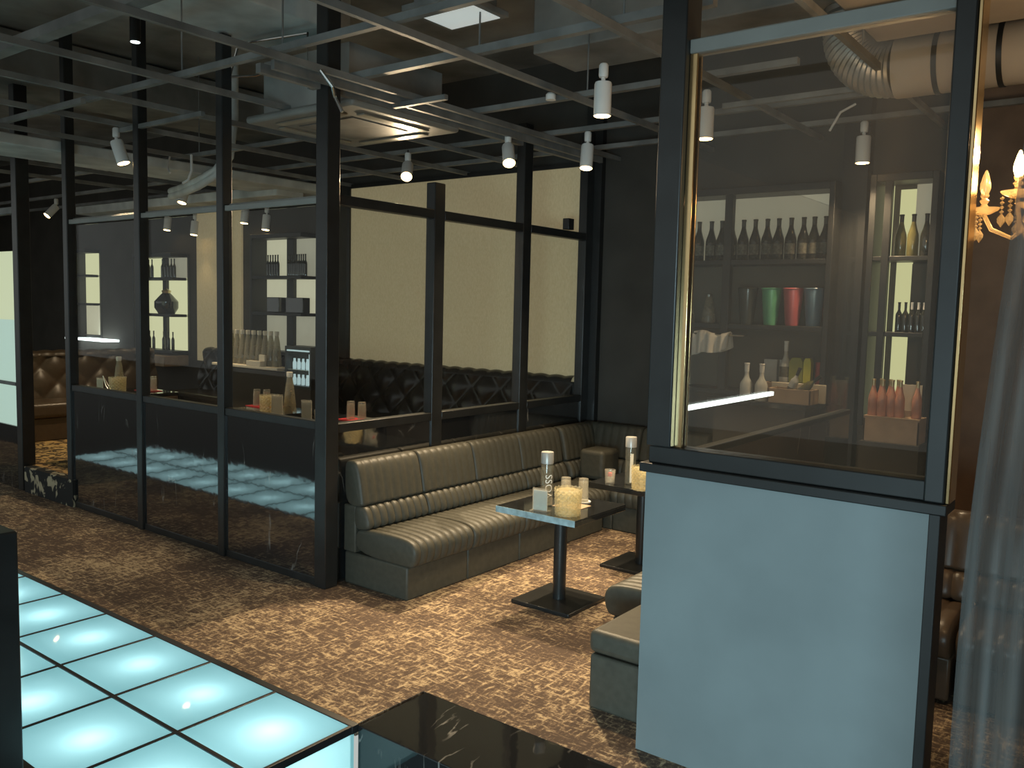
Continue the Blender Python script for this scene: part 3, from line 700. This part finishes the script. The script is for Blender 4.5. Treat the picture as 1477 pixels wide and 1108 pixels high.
# menu stand
def menu(label, loc, rz, w=.085, h=.12, mat='paper'):
    t = thing('menu_stand', label, 'menu', loc, rz)
    MB().box(-w/2-.01, w/2+.01, -.03, .03, 0, .006).build('foot', 'clear', t)
    MB().box(-w/2, w/2, -.002, .002, .006, h).build('card', mat, t)
    MB().box(-w/2-.004, w/2+.004, -.006, -.003, .006, h+.012).build('acrylic_sheet', 'clear', t)
    return t
menu('acrylic stand with a pale blank card at the left of the front table', (-2.72, 3.86, TZ), PI*.05)
menu('cream upright card in front of the carafe behind the third marble panel', (-5.42, 4.13, BT), .5, .09, .15, 'cream')
menu('small cream upright card beside the corner post', (-4.97, 4.05, BT), .5, .075, .15, 'cream')
menu('small cream card at the left of the first booth table', (-7.98, 4.05, BT), .5, .06, .11, 'cream')
# rocks glass with cubes
def rocks(label, loc):
    t = thing('rocks_glass', label, 'glass', loc)
    MB().lathe([(.030, 0), (.036, .095), (.032, .095), (.027, .014), (0, .014)], n=20).build('body', 'clear', t, smooth=True)
    MB().box(-.016, .016, -.014, .018, .016, .045).build('ice_cube', 'clear', t, bevel=.003)
    MB().box(-.012, .012, -.012, .012, .05, .075).build('garnish', 'red', t, bevel=.003)
    return t
rk = rocks('short glass with reddish contents on the rear table', (-2.83, 4.80, TZ))
dup(rk, (-4.88, 4.09, BT), 0, 'short glass with reddish contents beside the corner post carafe')
dup(rk, (-1.02, 3.42, TZ), 0, 'short dim glass on the table beyond the hazy window')
# carafes
def carafe(label, loc):
    t = thing('carafe', label, 'carafe', loc, 0, 'frosted conical carafes')
    MB().lathe([(0, 0), (.046, 0), (.048, .006), (.040, .09), (.028, .20), (.019, .245), (.018, .262), (.015, .262), (.016, .24), (.024, .2), (.036, .09), (.042, .012), (0, .012)], n=22).build('body', 'frosted', t, smooth=True)
    MB().lathe([(.0185, .255), (.021, .262), (.022, .288), (.019, .292), (.013, .285), (.013, .258)], n=16, mod=lambda a, j: 1+.08*math.sin(5*a)).build('lip', 'cream', t, smooth=True)
    return t
cf = carafe('frosted conical carafe standing right of the corner post', (-4.87, 4.17, BT)); cf.scale = (1.12, 1.12, 1.12)
dup(cf, (-5.46, 4.28, BT), 0, 'frosted conical carafe behind the cream card at the third panel')
dup(cf, (-7.80, 4.14, BT), 0, 'frosted conical carafe behind the ice bucket on the first booth table')
tg = thing('ice_tongs', 'steel ice tongs leaning beside the bucket at the first booth table', 'tongs', (-7.87, 4.06, BT))
for s_ in (-1, 1): MB().tube([(0.06, .01*s_, .004), (0, .012*s_, .05), (-.05, .004*s_, .11), (-.075, 0, .14)], .005, 6).build('arm', 'steel', tg, smooth=True)

# ------------------------------------------------------------------ bottles
def bottle(name, label, loc, kind='champagne', mat='darkbottle', foil='smoke', group=None, h=.30, r=.042, lab_mat='label'):
    t = thing(name, label, 'bottle', loc, 0, group)
    if kind == 'champagne': p = [(0, 0), (.9, .0), (1, .02), (1, .45), (.93, .53), (.62, .66), (.40, .78), (.34, .86)]
    elif kind == 'wine': p = [(0, 0), (.92, 0), (.95, .02), (.95, .55), (.85, .62), (.5, .69), (.36, .74), (.34, .86)]
    else: p = [(0, 0), (.95, 0), (1, .02), (1, .42), (.8, .5), (.45, .6), (.33, .7), (.3, .86)]
    MB().lathe([(a*r, b*h) for a, b in p]+[(0, .86*h)], n=18).build('body', mat, t, smooth=True)
    MB().lathe([(.36*r, .76*h), (.38*r, .86*h), (.38*r, .96*h), (.45*r, .97*h), (.42*r, h), (0, h)], n=14).build('foil_neck', foil, t, smooth=True)
    if lab_mat:
        MB().grid(lambda u, v: ((r*1.01)*math.cos(-PI*.95+PI*.9*u), (r*1.01)*math.sin(-PI*.95+PI*.9*u), h*(.14+.25*v)), 12, 2).build('paper_label', lab_mat, t, smooth=True)
    return t
CT = 1.10       # top of the back counter

# ------------------------------------------------------------------ back counter and shelving
bc = thing('bar_counter', 'dark bar counter along the back wall beyond the hazy window', 'counter', (-2.2, 6.0, 0))
MB(bc.location).box(-2.62, -1.90, 5.78, YB-.01, CT-.04, CT).build('worktop', 'blackgloss', bc, bevel=.004)
MB(bc.location).box(-2.58, -1.92, 5.82, YB-.01, 0, CT-.04).build('body', 'wall', bc)
def shelf_unit(label, x0, x1, zs, y0, stiles, backs, board=.035, right=True):
    c = ((x0+x1)/2, YB, zs[0])
    t = thing('bottle_shelf', label, 'shelf', c)
    MB(c).box(x0-.04, x0, y0, YB-.005, zs[0]-.05, zs[-1]+.05).box(x1, x1+.04, y0 if right else YB-.012, YB-.005, zs[0]-.05, zs[-1]+.05).box(x0, x1, y0, YB-.005, zs[-1], zs[-1]+.05).build('frame', 'frame2', t, bevel=.004)
    for z in zs[:-1]: MB(c).box(x0, x1, y0+.005, YB-.01, z-board, z).build('shelf_board', 'frame2', t, bevel=.003)
    for a, b in stiles: MB(c).box(a, b, YB-.075 if not right else y0-.004, YB-.03 if not right else y0+.05, zs[0], zs[-1]).build('stile', 'frame2', t, bevel=.003)
    for (a, b, za, zb, mat) in backs: MB(c).box(a, b, YB-.03, YB-.012, za, zb).build('back_panel', mat, t)
    return t
shelf_unit('tall black bar shelving with bottles and coloured vases behind the hazy window', -3.06, -1.90, [1.14, 1.63, 2.10, 2.575], 6.02,
           [(-2.65, -2.59)], [(-3.06, -1.90, 2.10, 2.575, 'nichedim'), (-3.06, -1.90, 1.14, 2.065, 'nicheoff')])
for i, x in enumerate([-2.90, -2.80, -2.715, -2.635, -2.545, -2.455, -2.365, -2.28, -2.19, -2.10, -2.025, -1.945]):
    if i == 0: b0 = bottle('champagne_bottle', 'first dark champagne bottle from the left on the top bar shelf', (x, 6.13, 2.10), group='dark champagne bottles on the top bar shelf')
    else: dup(b0, (x, 6.13, 2.10), random.uniform(-.4, .4), ORD[i]+' dark champagne bottle from the left on the top bar shelf')
def vase(label, loc, mat):
    t = thing('tapered_vase', label, 'vase', loc, 0, 'coloured tapered vases on the bar shelf')
    h = .27
    MB().lathe([(0, 0), (.045, 0), (.050, .02), (.072, h), (.067, h), (.045, .025), (0, .025)], n=20).build('body', mat, t, smooth=True)
    MB().lathe([(.072, h-.012), (.076, h-.006), (.072, h), (.067, h)], n=20).build('rim', mat, t, smooth=True)
    return t
for x, mt, lab in [(-2.49, 'smoke', 'dark smoky tapered vase, left of the green one on the bar shelf'), (-2.31, 'green', 'green tapered vase on the bar shelf'), (-2.15, 'redv', 'rose red tapered vase between green and blue on the bar shelf'),
                   (-2.0, 'blue', 'blue tapered vase on the bar shelf')]:
    vase(lab, (x, 6.13, 1.63), mt)
vv = vase('brownish tapered vase half hidden at the right end of the bar shelf', (-1.945+.012, 6.22, 1.63), 'redv'); vv.scale = (.55, .55, .9)
def jar(label, loc):
    t = thing('glass_cone', label, 'jar', loc)
    MB().lathe([(0, 0), (.05, 0), (.055, .02), (.03, .16), (.022, .2), (0, .2)], n=18).build('body', 'frosted', t, smooth=True)
    MB().lathe([(.022, .2), (.026, .22), (0, .225)], n=14).build('stopper', 'steel', t, smooth=True)
    return t
jj = jar('small dim conical jar at the left end of the vase shelf', (-2.96, 6.12, 1.63)); dup(jj, (-2.80, 6.14, 1.63), 0, 'small dim conical jar beside the shelf stile')
# linen cloth draped on a rail
ck = thing('draped_cloth', 'crumpled white cloth hung over a rail beneath the bar shelf', 'cloth', (-2.68, 5.93, 1.57))
def cl(u, v):
    x = -.13+.28*u; f = v*2-1
    fold = .012*math.sin(u*22)+.01*math.sin(u*9+1)
    drop = -.18*abs(f)**1.1*(1-.35*u)+.012*math.sin(7*u)
    return (x+.03*v*(u-.5), (.025+.02*abs(f))*(1 if f > 0 else -1)*min(1, abs(f)*6)+fold, drop)
MB().grid(cl, 40, 24).build('linen', 'cloth', ck, smooth=True, ang=80)
rl = MB((-2.68, 5.93, 1.55)).tube([(-2.95, 5.93, 1.55), (-2.42, 5.93, 1.55)], .009, 10).tube([(-2.93, 5.93, 1.55), (-2.93, 6.02, 1.55)], .007, 8).tube([(-2.44, 5.93, 1.55), (-2.44, 6.02, 1.55)], .007, 8).build('towel_rail', 'steel', smooth=True)
rl.location = (-2.68, 5.93, 1.55); tag(rl, 'thin steel rail under the bar shelf holding a white cloth', 'rail')
# things on the counter
bw = bottle('spirit_bottle', 'left white frosted bottle at the front of the bar counter', (-2.36, 5.86, CT), 'spirit', 'whitebottle', 'paper', 'white frosted bottles on the counter', .26, .044, None)
dup(bw, (-2.25, 5.86, CT), 0, 'right white frosted bottle with dark stopper at the front of the bar counter')
b = bottle('spirit_bottle', 'tall pale bottle with white neck behind the tan box', (-2.17, 6.1, CT+.12), 'spirit', 'whitebottle', 'paper', None, .30, .04); 
def crate(name, label, loc, sx, sy, h, mat, cat='box', lid=True):
    t = thing(name, label, cat, loc); w = .012
    MB().box(-sx/2, sx/2, -sy/2, -sy/2+w, 0, h).box(-sx/2, sx/2, sy/2-w, sy/2, 0, h).box(-sx/2, -sx/2+w, -sy/2, sy/2, 0, h).box(sx/2-w, sx/2, -sy/2, sy/2, 0, h).build('side_wall', mat, t, bevel=.002)
    MB().box(-sx/2+w, sx/2-w, -sy/2+w, sy/2-w, 0, .012).build('bottom', mat, t)
    return t
crate('display_plinth', 'pale plinth at the back of the bar counter', (-2.1, 6.13, CT), .40, .18, .12, 'tan')
crate('wooden_box', 'tan wooden box with bottles leaning in it on the bar counter', (-2.03, 5.88, CT-.04+.04), .30, .17, .10, 'tan')
sb = MB().box(-.19, .19, -.012, .012, 0, .13).build('cardboard_flap', 'cream', bevel=.003); sb.location = (-2.03, 5.99, CT+.0); sb.rotation_euler = (-.0, 0, 0); tag(sb, 'upright cream printed board behind the tan box on the counter', 'board')
for i, (x, mt, lab) in enumerate([(-2.085, 'lime', 'olive green box with sloped shoulders at the back of the counter'), (-1.985, 'yellow', 'bright yellow box at the back right of the counter')]):
    o = MB().add([(-.05, -.03, 0), (.05, -.03, 0), (.05, .03, 0), (-.05, .03, 0), (-.05, -.03, .15), (.05, -.03, .15), (.05, .03, .15), (-.05, .03, .15), (-.03, -.03, .18), (.03, -.03, .18), (.03, .03, .18), (-.03, .03, .18)],
                 [(0, 3, 2, 1), (0, 1, 5, 4), (1, 2, 6, 5), (2, 3, 7, 6), (3, 0, 4, 7), (4, 5, 9, 8), (5, 6, 10, 9), (6, 7, 11, 10), (7, 4, 8, 11), (8, 9, 10, 11)]).build('gift_box', mt, bevel=.004)
    o.scale = ((1, 1, 1) if i == 0 else (.55, 1, 1)); o.location = (x-.02*i+.0, 6.10, CT+.125); tag(o, lab, 'box')
for i, (x, w, lab) in enumerate([(-2.30, .10, 'wide pale box standing at the back left of the counter'), (-2.215, .04, 'narrow pale box beside the wide one on the counter')]):
    o = MB().box(-w/2, w/2, -.03, .03, 0, .28).build('carton', 'whitebottle', bevel=.004); o.location = (x, 6.18, CT); tag(o, lab, 'box')
def leaning(label, loc, tilt, mat):
    b = bottle('wine_bottle', label, loc, 'wine', mat, 'blackmat', None, .24, .03); b.rotation_euler = (0, tilt, 0); return b
leaning('pale bottle leaning out of the tan box on the counter', (-2.07, 5.88, CT+.02), .35, 'whitebottle')
leaning('dark bottle leaning far over in the tan box on the counter', (-2.02, 5.86, CT+.04), .85, 'olivebottle')
rd = crate('gift_box', 'red and white lit carton at the right end of the counter', (-1.925, 6.10, CT), .045, .06, .28, 'redbox')
cu = MB().lathe([(0, 0), (.03, 0), (.032, .08), (.028, .08), (.026, .01), (0, .01)], n=16).build('paper_cup', 'paper', smooth=True); cu.location = (-1.93, 5.84, CT); tag(cu, 'small white cup at the right end of the counter', 'cup')

# narrow shelving on the brown wall side, lit from the side
shelf_unit('narrow black shelving with yellow lit sides beside the brown wall', -1.60, -1.26, [1.02, 1.61, 2.11, 2.60], 6.04, [(-1.545, -1.50)],
           [(-1.60, -1.545, 1.02, 2.60, 'nichewarm'), (-1.50, -1.40, 1.02, 2.57, 'nichewarm'), (-1.40, -1.26, 2.11, 2.60, 'nichedim'), (-1.40, -1.26, 1.02, 2.07, 'nicheoff')], board=.03)
for i, x in enumerate([-1.455, -1.38, -1.30]):
    bottle('wine_bottle', ORD[i]+' dark bottle from the left on the top of the narrow shelving', (x, 6.15, 2.11), 'champagne', 'olivebottle' if i < 2 else 'darkbottle', 'blackmat', 'bottles on top of the narrow shelving', .28, .036, None)
for i, x in enumerate([-1.435, -1.395, -1.355, -1.315, -1.28]):
    o = bottle('small_bottle', ORD[i]+' small dark bottle from the left on the middle narrow shelf', (x, 6.14, 1.61), 'wine', 'darkbottle', 'paper' if i > 1 else 'blackmat', 'small bottles on the middle narrow shelf', .20, .022, None)
sbx = crate('display_plinth', 'tan wooden plinth under the pink bottles at the brown wall', (-1.37, 5.93, CT-.20), .34, .20, .15, 'tan')
MB((0, 0, 0)).box(-.17, .17, -.10, .10, .15, .165).build('top_board', 'tan', sbx)
st = MB((-1.37, 5.98, 0)).box(-1.55, -1.19, 5.80, 6.20, 0, CT-.20).build('pedestal', 'wall'); st.location = (-1.37, 5.98, 0); tag(st, 'dark pedestal under the tan plinth of pink bottles', 'pedestal')
PZ = CT-.20+.165
for i, (x, y) in enumerate([(-1.50, 5.88), (-1.465, 5.93), (-1.44, 5.87), (-1.41, 5.93), (-1.385, 5.88), (-1.36, 5.93), (-1.335, 5.88)]):
    lab = ORD[i]+' pink bottle from the left in the cluster on the tan plinth'
    if i == 0: pb0 = bottle('pink_bottle', lab, (x, y, PZ), 'champagne', 'pink', 'gold', 'pink bottles on the tan plinth', .24, .03, None)
    else: dup(pb0, (x, y, PZ), 0, lab)
bottle('pink_bottle', 'lone pale pink bottle at the right end of the tan plinth', (-1.235, 5.89, PZ), 'champagne', 'pink', 'gold', None, .24, .03, None)
o = MB().box(-.065, .065, -.006, .006, 0, .17).build('card', 'cream'); o.location = (-1.29, 5.97, PZ+.04); tag(o, 'square cream card standing behind the pink bottles', 'card')
o = MB().box(-.06, .06, -.01, .02, 0, .04).build('card_block', 'tan'); o.location = (-1.29, 5.97, PZ); tag(o, 'small block under the cream card on the plinth', 'block')

# shelving on the booth back wall
sr = shelf_unit('black shelving of stacked glasses on the booth back wall, right of the beige strip', -8.42, -7.55, [1.16, 1.60, 2.01, 2.43], 6.06, [(-8.0, -7.88)],
           [(-8.42, -8.0, 1.6, 2.43, 'nichemid'), (-7.88, -7.55, 1.60, 2.01, 'nichemid'), (-7.88, -7.55, 2.01, 2.43, 'nichedim'), (-8.42, -7.55, 1.16, 1.57, 'nichedim')], right=False)
for i in range(14):
    x = (-8.24+.045*i) if i < 5 else (-7.865+.036*(i-5))
    lab = ORD[i]+' dark bottle from the left on the top shelf right of the beige strip'
    if i == 0: q0 = bottle('wine_bottle', lab, (x, 6.15, 2.01), 'wine', 'darkbottle', 'blackmat', 'bottles on the upper booth shelf', .24, .021, None)
    else: dup(q0, (x, 6.15, 2.01), 0, lab)
for i, (x, w) in enumerate([(-8.10, .22), (-7.72, .30)]):
    o = MB().box(-w/2, w/2, -.05, .05, 0, .17).build('storage_box', 'darkbottle', bevel=.006); o.location = (x, 6.16, 1.60); tag(o, ('left' if i == 0 else 'right')+' dark box on the middle shelf right of the beige strip', 'box')
sl = shelf_unit('brightly lit black shelving of bottles at the left of the beige strip', -11.0, -10.10, [1.06, 1.53, 2.0, 2.26], 6.06, [(-10.58, -10.50)],
           [(-11.0, -10.58, 1.06, 2.26, 'nichelit'), (-10.5, -10.10, 1.06, 2.0, 'nichelit'), (-10.5, -10.10, 2.0, 2.26, 'nichedim')], right=False)
for i, x in enumerate([-10.78, -10.70, -10.45, -10.38, -10.31, -10.24, -10.17]):
    dup(q0, (x, 6.15, 2.0), 0, ORD[i]+' bottle from the left on the top of the brightly lit shelving')
for i, x in enumerate([-10.78, -10.68, -10.44, -10.32, -10.22]):
    dup(q0, (x, 6.15, 1.06), 0, ORD[i]+' bottle from the left on the bottom of the brightly lit shelving')
vq = thing('glass_decanter', 'dark round decanter with bright stopper on the brightly lit shelving', 'decanter', (-10.38, 6.16, 1.53))
MB().lathe([(0, 0), (.10, 0), (.15, .08), (.15, .16), (.08, .24), (.05, .27), (0, .27)], n=20).build('body', 'darkbottle', vq, smooth=True)
MB().lathe([(.05, .27), (.06, .3), (0, .33)], n=12).build('stopper', 'gold', vq, smooth=True)
cb = slab_box('cabinet_box', 'pale wooden box ledge beneath the brightly lit shelving', 'box', -11.12, -10.1, 5.95, YB, .86, 1.0, 'tan')
shelf_unit('three glowing panes painted as a reflection at the far left of the booth', -12.72, -12.36, [1.18, 1.64, 2.05, 2.36], 6.08, [], [(-12.72, -12.36, 1.64, 2.36, 'nichelit'), (-12.72, -12.36, 1.18, 1.61, 'nichemid')], right=False)  # glowing panes stand for a slanted reflection, no niche is there
o = MB((-12.4, 6.15, 1.14)).box(-13.0, -11.85, 6.08, YB, 1.10, 1.13).build('led_ledge', 'led'); o.location = (-12.4, 6.15, 1.14); tag(o, 'thin white glowing ledge beneath the far left panes', 'light')
# counter with carafes
cc = thing('service_counter', 'dark service counter with a pale top behind the long partition', 'counter', (-7.7, 5.55, BZ))
MB(cc.location).box(-8.25, -7.05, 5.56, 5.64, 1.00, 1.04).box(-8.25, -7.12, 5.42, 5.64, 1.02, 1.045).build('top', 'cream', cc, bevel=.004)
MB(cc.location).box(-8.2, -7.07, 5.50, 5.63, BZ, 1.0).build('front', 'wall', cc)
for i in range(9):
    dup(cf, (-8.10+.098*i, 5.57, 1.045), 0, ORD[i]+' carafe from the left in the row on the service counter', 'carafes lined up on the service counter', (1.1, 1.1, 1.25))
for i, (x, h, lab) in enumerate([(-8.12, .07, 'low cream box at the left of the carafe row'), (-7.52, .055, 'stack of cream napkins in front of the carafe row'), (-7.46, .12, 'cream card leaning among the carafes on the service counter')]):
    o = MB().box(*((-.12, .12, -.03, .03) if i == 1 else (-.05, .05, -.012, .012)), 0, h).build(['cream_box', 'napkin_stack', 'card'][i], 'cream', bevel=.004); o.location = (x, 5.455 if i < 2 else 5.50, 1.045); tag(o, lab, ['box', 'napkins', 'card'][i])
# small bottle fridge, lit inside
fg = thing('bottle_fridge', 'small black display fridge glowing with white cans', 'fridge', (-6.83, 5.45, .86))
MB().box(-.20, .20, .16, .20, 0, .42).box(-.20, -.18, 0, .16, 0, .42).box(.18, .20, 0, .16, 0, .42).box(-.18, .18, 0, .16, 0, .03).box(-.18, .18, 0, .16, .39, .42).build('cabinet', 'frame', fg)
MB().box(-.18, .18, .01, .16, .185, .19).build('wire_shelf', 'steel', fg)
MB().box(-.175, .175, -.006, -.001, .03, .39).build('door_glass', 'glass', fg)
MB().box(-.17, .17, -.0, .012, .37, .385).build('light_strip', 'cool', fg)
MB().box(.17, .178, .0, .012, .05, .35).build('light_strip', 'cool', fg)
fc = None
for i in range(5):
    for k in range(2):
        lab = ['upper', 'lower'][1-k]+' can, '+ORD[i]+' from the left in the display fridge'
        o = MB().lathe([(0, 0), (.017, 0), (.019, .01), (.019, .065), (.012, .08), (.012, .105), (0, .105)], n=12).build('drink_can', 'cool', smooth=True)  # cans emit by themselves, fridge light put into their material
        o.location = (-6.83-.135+.067*i, 5.52, .86+.031+.16*k); tag(o, lab, 'can', 'cans in the display fridge')
fb = MB((-6.83, 5.5, BZ)).box(-7.04, -6.62, 5.44, 5.645, BZ, .86).build('fridge_stand', 'wall'); fb.location = (-6.83, 5.5, BZ); tag(fb, 'dark stand under the small display fridge', 'stand')

# beige glowing fabric on the back wall
fpn = thing('fabric_wall_panel', 'large beige woven glowing panel on the booth back wall', 'wall panel', (-5.5, YB, 1.9))
MB(fpn.location).box(-6.98, -4.05, YB-.03, YB-.002, .90, 2.93).build('fabric', 'fabric', fpn)
MB(fpn.location).box(-7.02, -6.98, YB-.05, YB-.002, .88, 2.97).box(-4.05, -4.02, YB-.05, YB-.002, .88, 2.97).box(-6.98, -4.05, YB-.045, YB-.002, 2.93, 2.97).build('edge_trim', 'frame2', fpn)
m = MB((-9.4, YB, 1.9)).box(-9.86, -8.92, YB-.03, YB-.002, .95, 2.85).build('fabric_wall_panel', 'fabric'); m.location = (-9.4, YB, 1.9)
tag(m, 'tall narrow beige glowing strip between the two booth shelvings', 'wall panel')

# ------------------------------------------------------------------ chandelier and curtain
ch = thing('chandelier', 'glowing crystal candle chandelier at the right edge by the curtain', 'chandelier', (-.345, 3.22, 2.06))
MB().tube([(0, 0, .25), (0, 0, ZS-2.06)], .008, 8).build('rod', 'brass', ch)
MB().lathe([(0, -.16), (.02, -.14), (.05, -.08), (.02, -.04), (.045, .02), (.02, .07), (.03, .14), (.012, .22), (0, .26)], n=20).build('stem', 'drop', ch, smooth=True)
for k in range(5):
    a = PI+k*PI/2.5; cx, cy = .165*math.cos(a), .165*math.sin(a)
    z0 = 0 if k == 0 else .03
    arm = MB().tube([(.02*math.cos(a), .02*math.sin(a), -.04), (.08*math.cos(a), .08*math.sin(a), -.09), (.14*math.cos(a), .14*math.sin(a), -.06), (cx, cy, -.01+z0)], .007, 8).build('arm', 'drop', ch, smooth=True)
    MB().lathe([(0, 0), (.02, .0), (.042, .012), (.048, .02), (.044, .02), (.02, .006), (0, .006)], (cx, cy, -.01+z0), 18).build('bowl', 'drop', arm, smooth=True)
    MB().lathe([(.009, 0), (.015, .012), (.008, .022), (.015, .034), (.008, .042), (.013, .048), (.013, .054), (0, .054)], (cx, cy, z0), 12).build('candle', 'drop', arm, smooth=True)
    MB().lathe([(0, 0), (.010, .0), (.0165, .02), (.016, .036), (.009, .062), (.003, .078), (0, .08)], (cx, cy, z0+.054), 14).build('bulb', 'drop' if k == 0 else 'bulb', arm, smooth=True)
    if k: point('candle_light', (-.345+cx, 3.22+cy, 2.06+z0+.18), 5, (1, .66, .34), .02)
    for q in range(3):
        b_ = a+(-.5+.5*q)*.55; dx, dy = cx+.04*math.cos(a-1.2+1.2*q), cy+.04*math.sin(a-1.2+1.2*q)
        m = MB()
        for s_ in range(4): m.lathe([(0, -.007), (.007, 0), (0, .007)], (dx, dy, -.01+z0-.014*s_), 8)
        m.lathe([(0, -.045), (.011, -.028), (.012, -.018), (0, .0)], (dx, dy, z0-.055), 8)
        m.build('crystal_drop', 'drop', arm)
cu = thing('sheer_curtain', 'dark grey sheer curtain hanging in folds at the right edge', 'curtain', (0, 2.0, LOW))
def cur(u, v):
    z = 3.55*v
    xl = -.262+.0-.085*max(0, 1-z/2.4)+.012*math.sin(z*3.1)
    x = xl+(.62-xl)*u
    return (x, .035*math.sin(u*62+.6*math.sin(z*1.3))*(0.6+.4*(1-v))+.02*math.sin(u*17), z)
MB().grid(cur, 150, 40).build('fabric', 'sheer', cu, smooth=True, ang=80)
MB().tube([(-.3, 0, 3.56), (.7, 0, 3.56)], .014, 10).build('curtain_rod', 'blackmat', cu)

# ------------------------------------------------------------------ light
w = bpy.data.worlds.new('room_ambient'); SC.world = w; w.use_nodes = True
bg = w.node_tree.nodes['Background']; bg.inputs[0].default_value = (.68, .72, .69, 1); bg.inputs[1].default_value = .62
el = area('added_teal_fill', (.9, -2.2, .7), (-1.3, 3.0, .2), 2.4, 1.2, 50, (.62, .90, 1.0)); el.data.spread = math.radians(80)  # added unseen fill from the camera side, tints the half wall teal

# ------------------------------------------------------------------ camera
yaw, pitch, roll, F = -0.6508680157, -0.0871611153, 0.0243950184, 1234.32
f = Vector((math.sin(yaw)*math.cos(pitch), math.cos(yaw)*math.cos(pitch), math.sin(pitch)))
rt = Vector((math.cos(yaw), -math.sin(yaw), 0)); up = rt.cross(f)
R_ = rt*math.cos(roll)+up*math.sin(roll); U_ = -rt*math.sin(roll)+up*math.cos(roll)
cam = bpy.data.cameras.new('camera'); co = bpy.data.objects.new('camera', cam); COL.objects.link(co)
cam.sensor_fit = 'HORIZONTAL'; cam.sensor_width = 36; cam.lens = F*36/1477; cam.clip_start = .05
mat = Matrix((R_, U_, -f)).transposed().to_4x4(); mat.translation = (0, 0, 1.70)
co.matrix_world = mat
SC.camera = co
vs = SC.view_settings; vs.view_transform = 'Standard'; vs.look = 'None'; vs.exposure = .2; vs.gamma = 1; vs.use_curve_mapping = False
SC.cycles.use_denoising = True
SC.cycles.max_bounces = 8; SC.cycles.transparent_max_bounces = 24; SC.cycles.diffuse_bounces = 3; SC.cycles.glossy_bounces = 4
SC.cycles.sample_clamp_indirect = 4
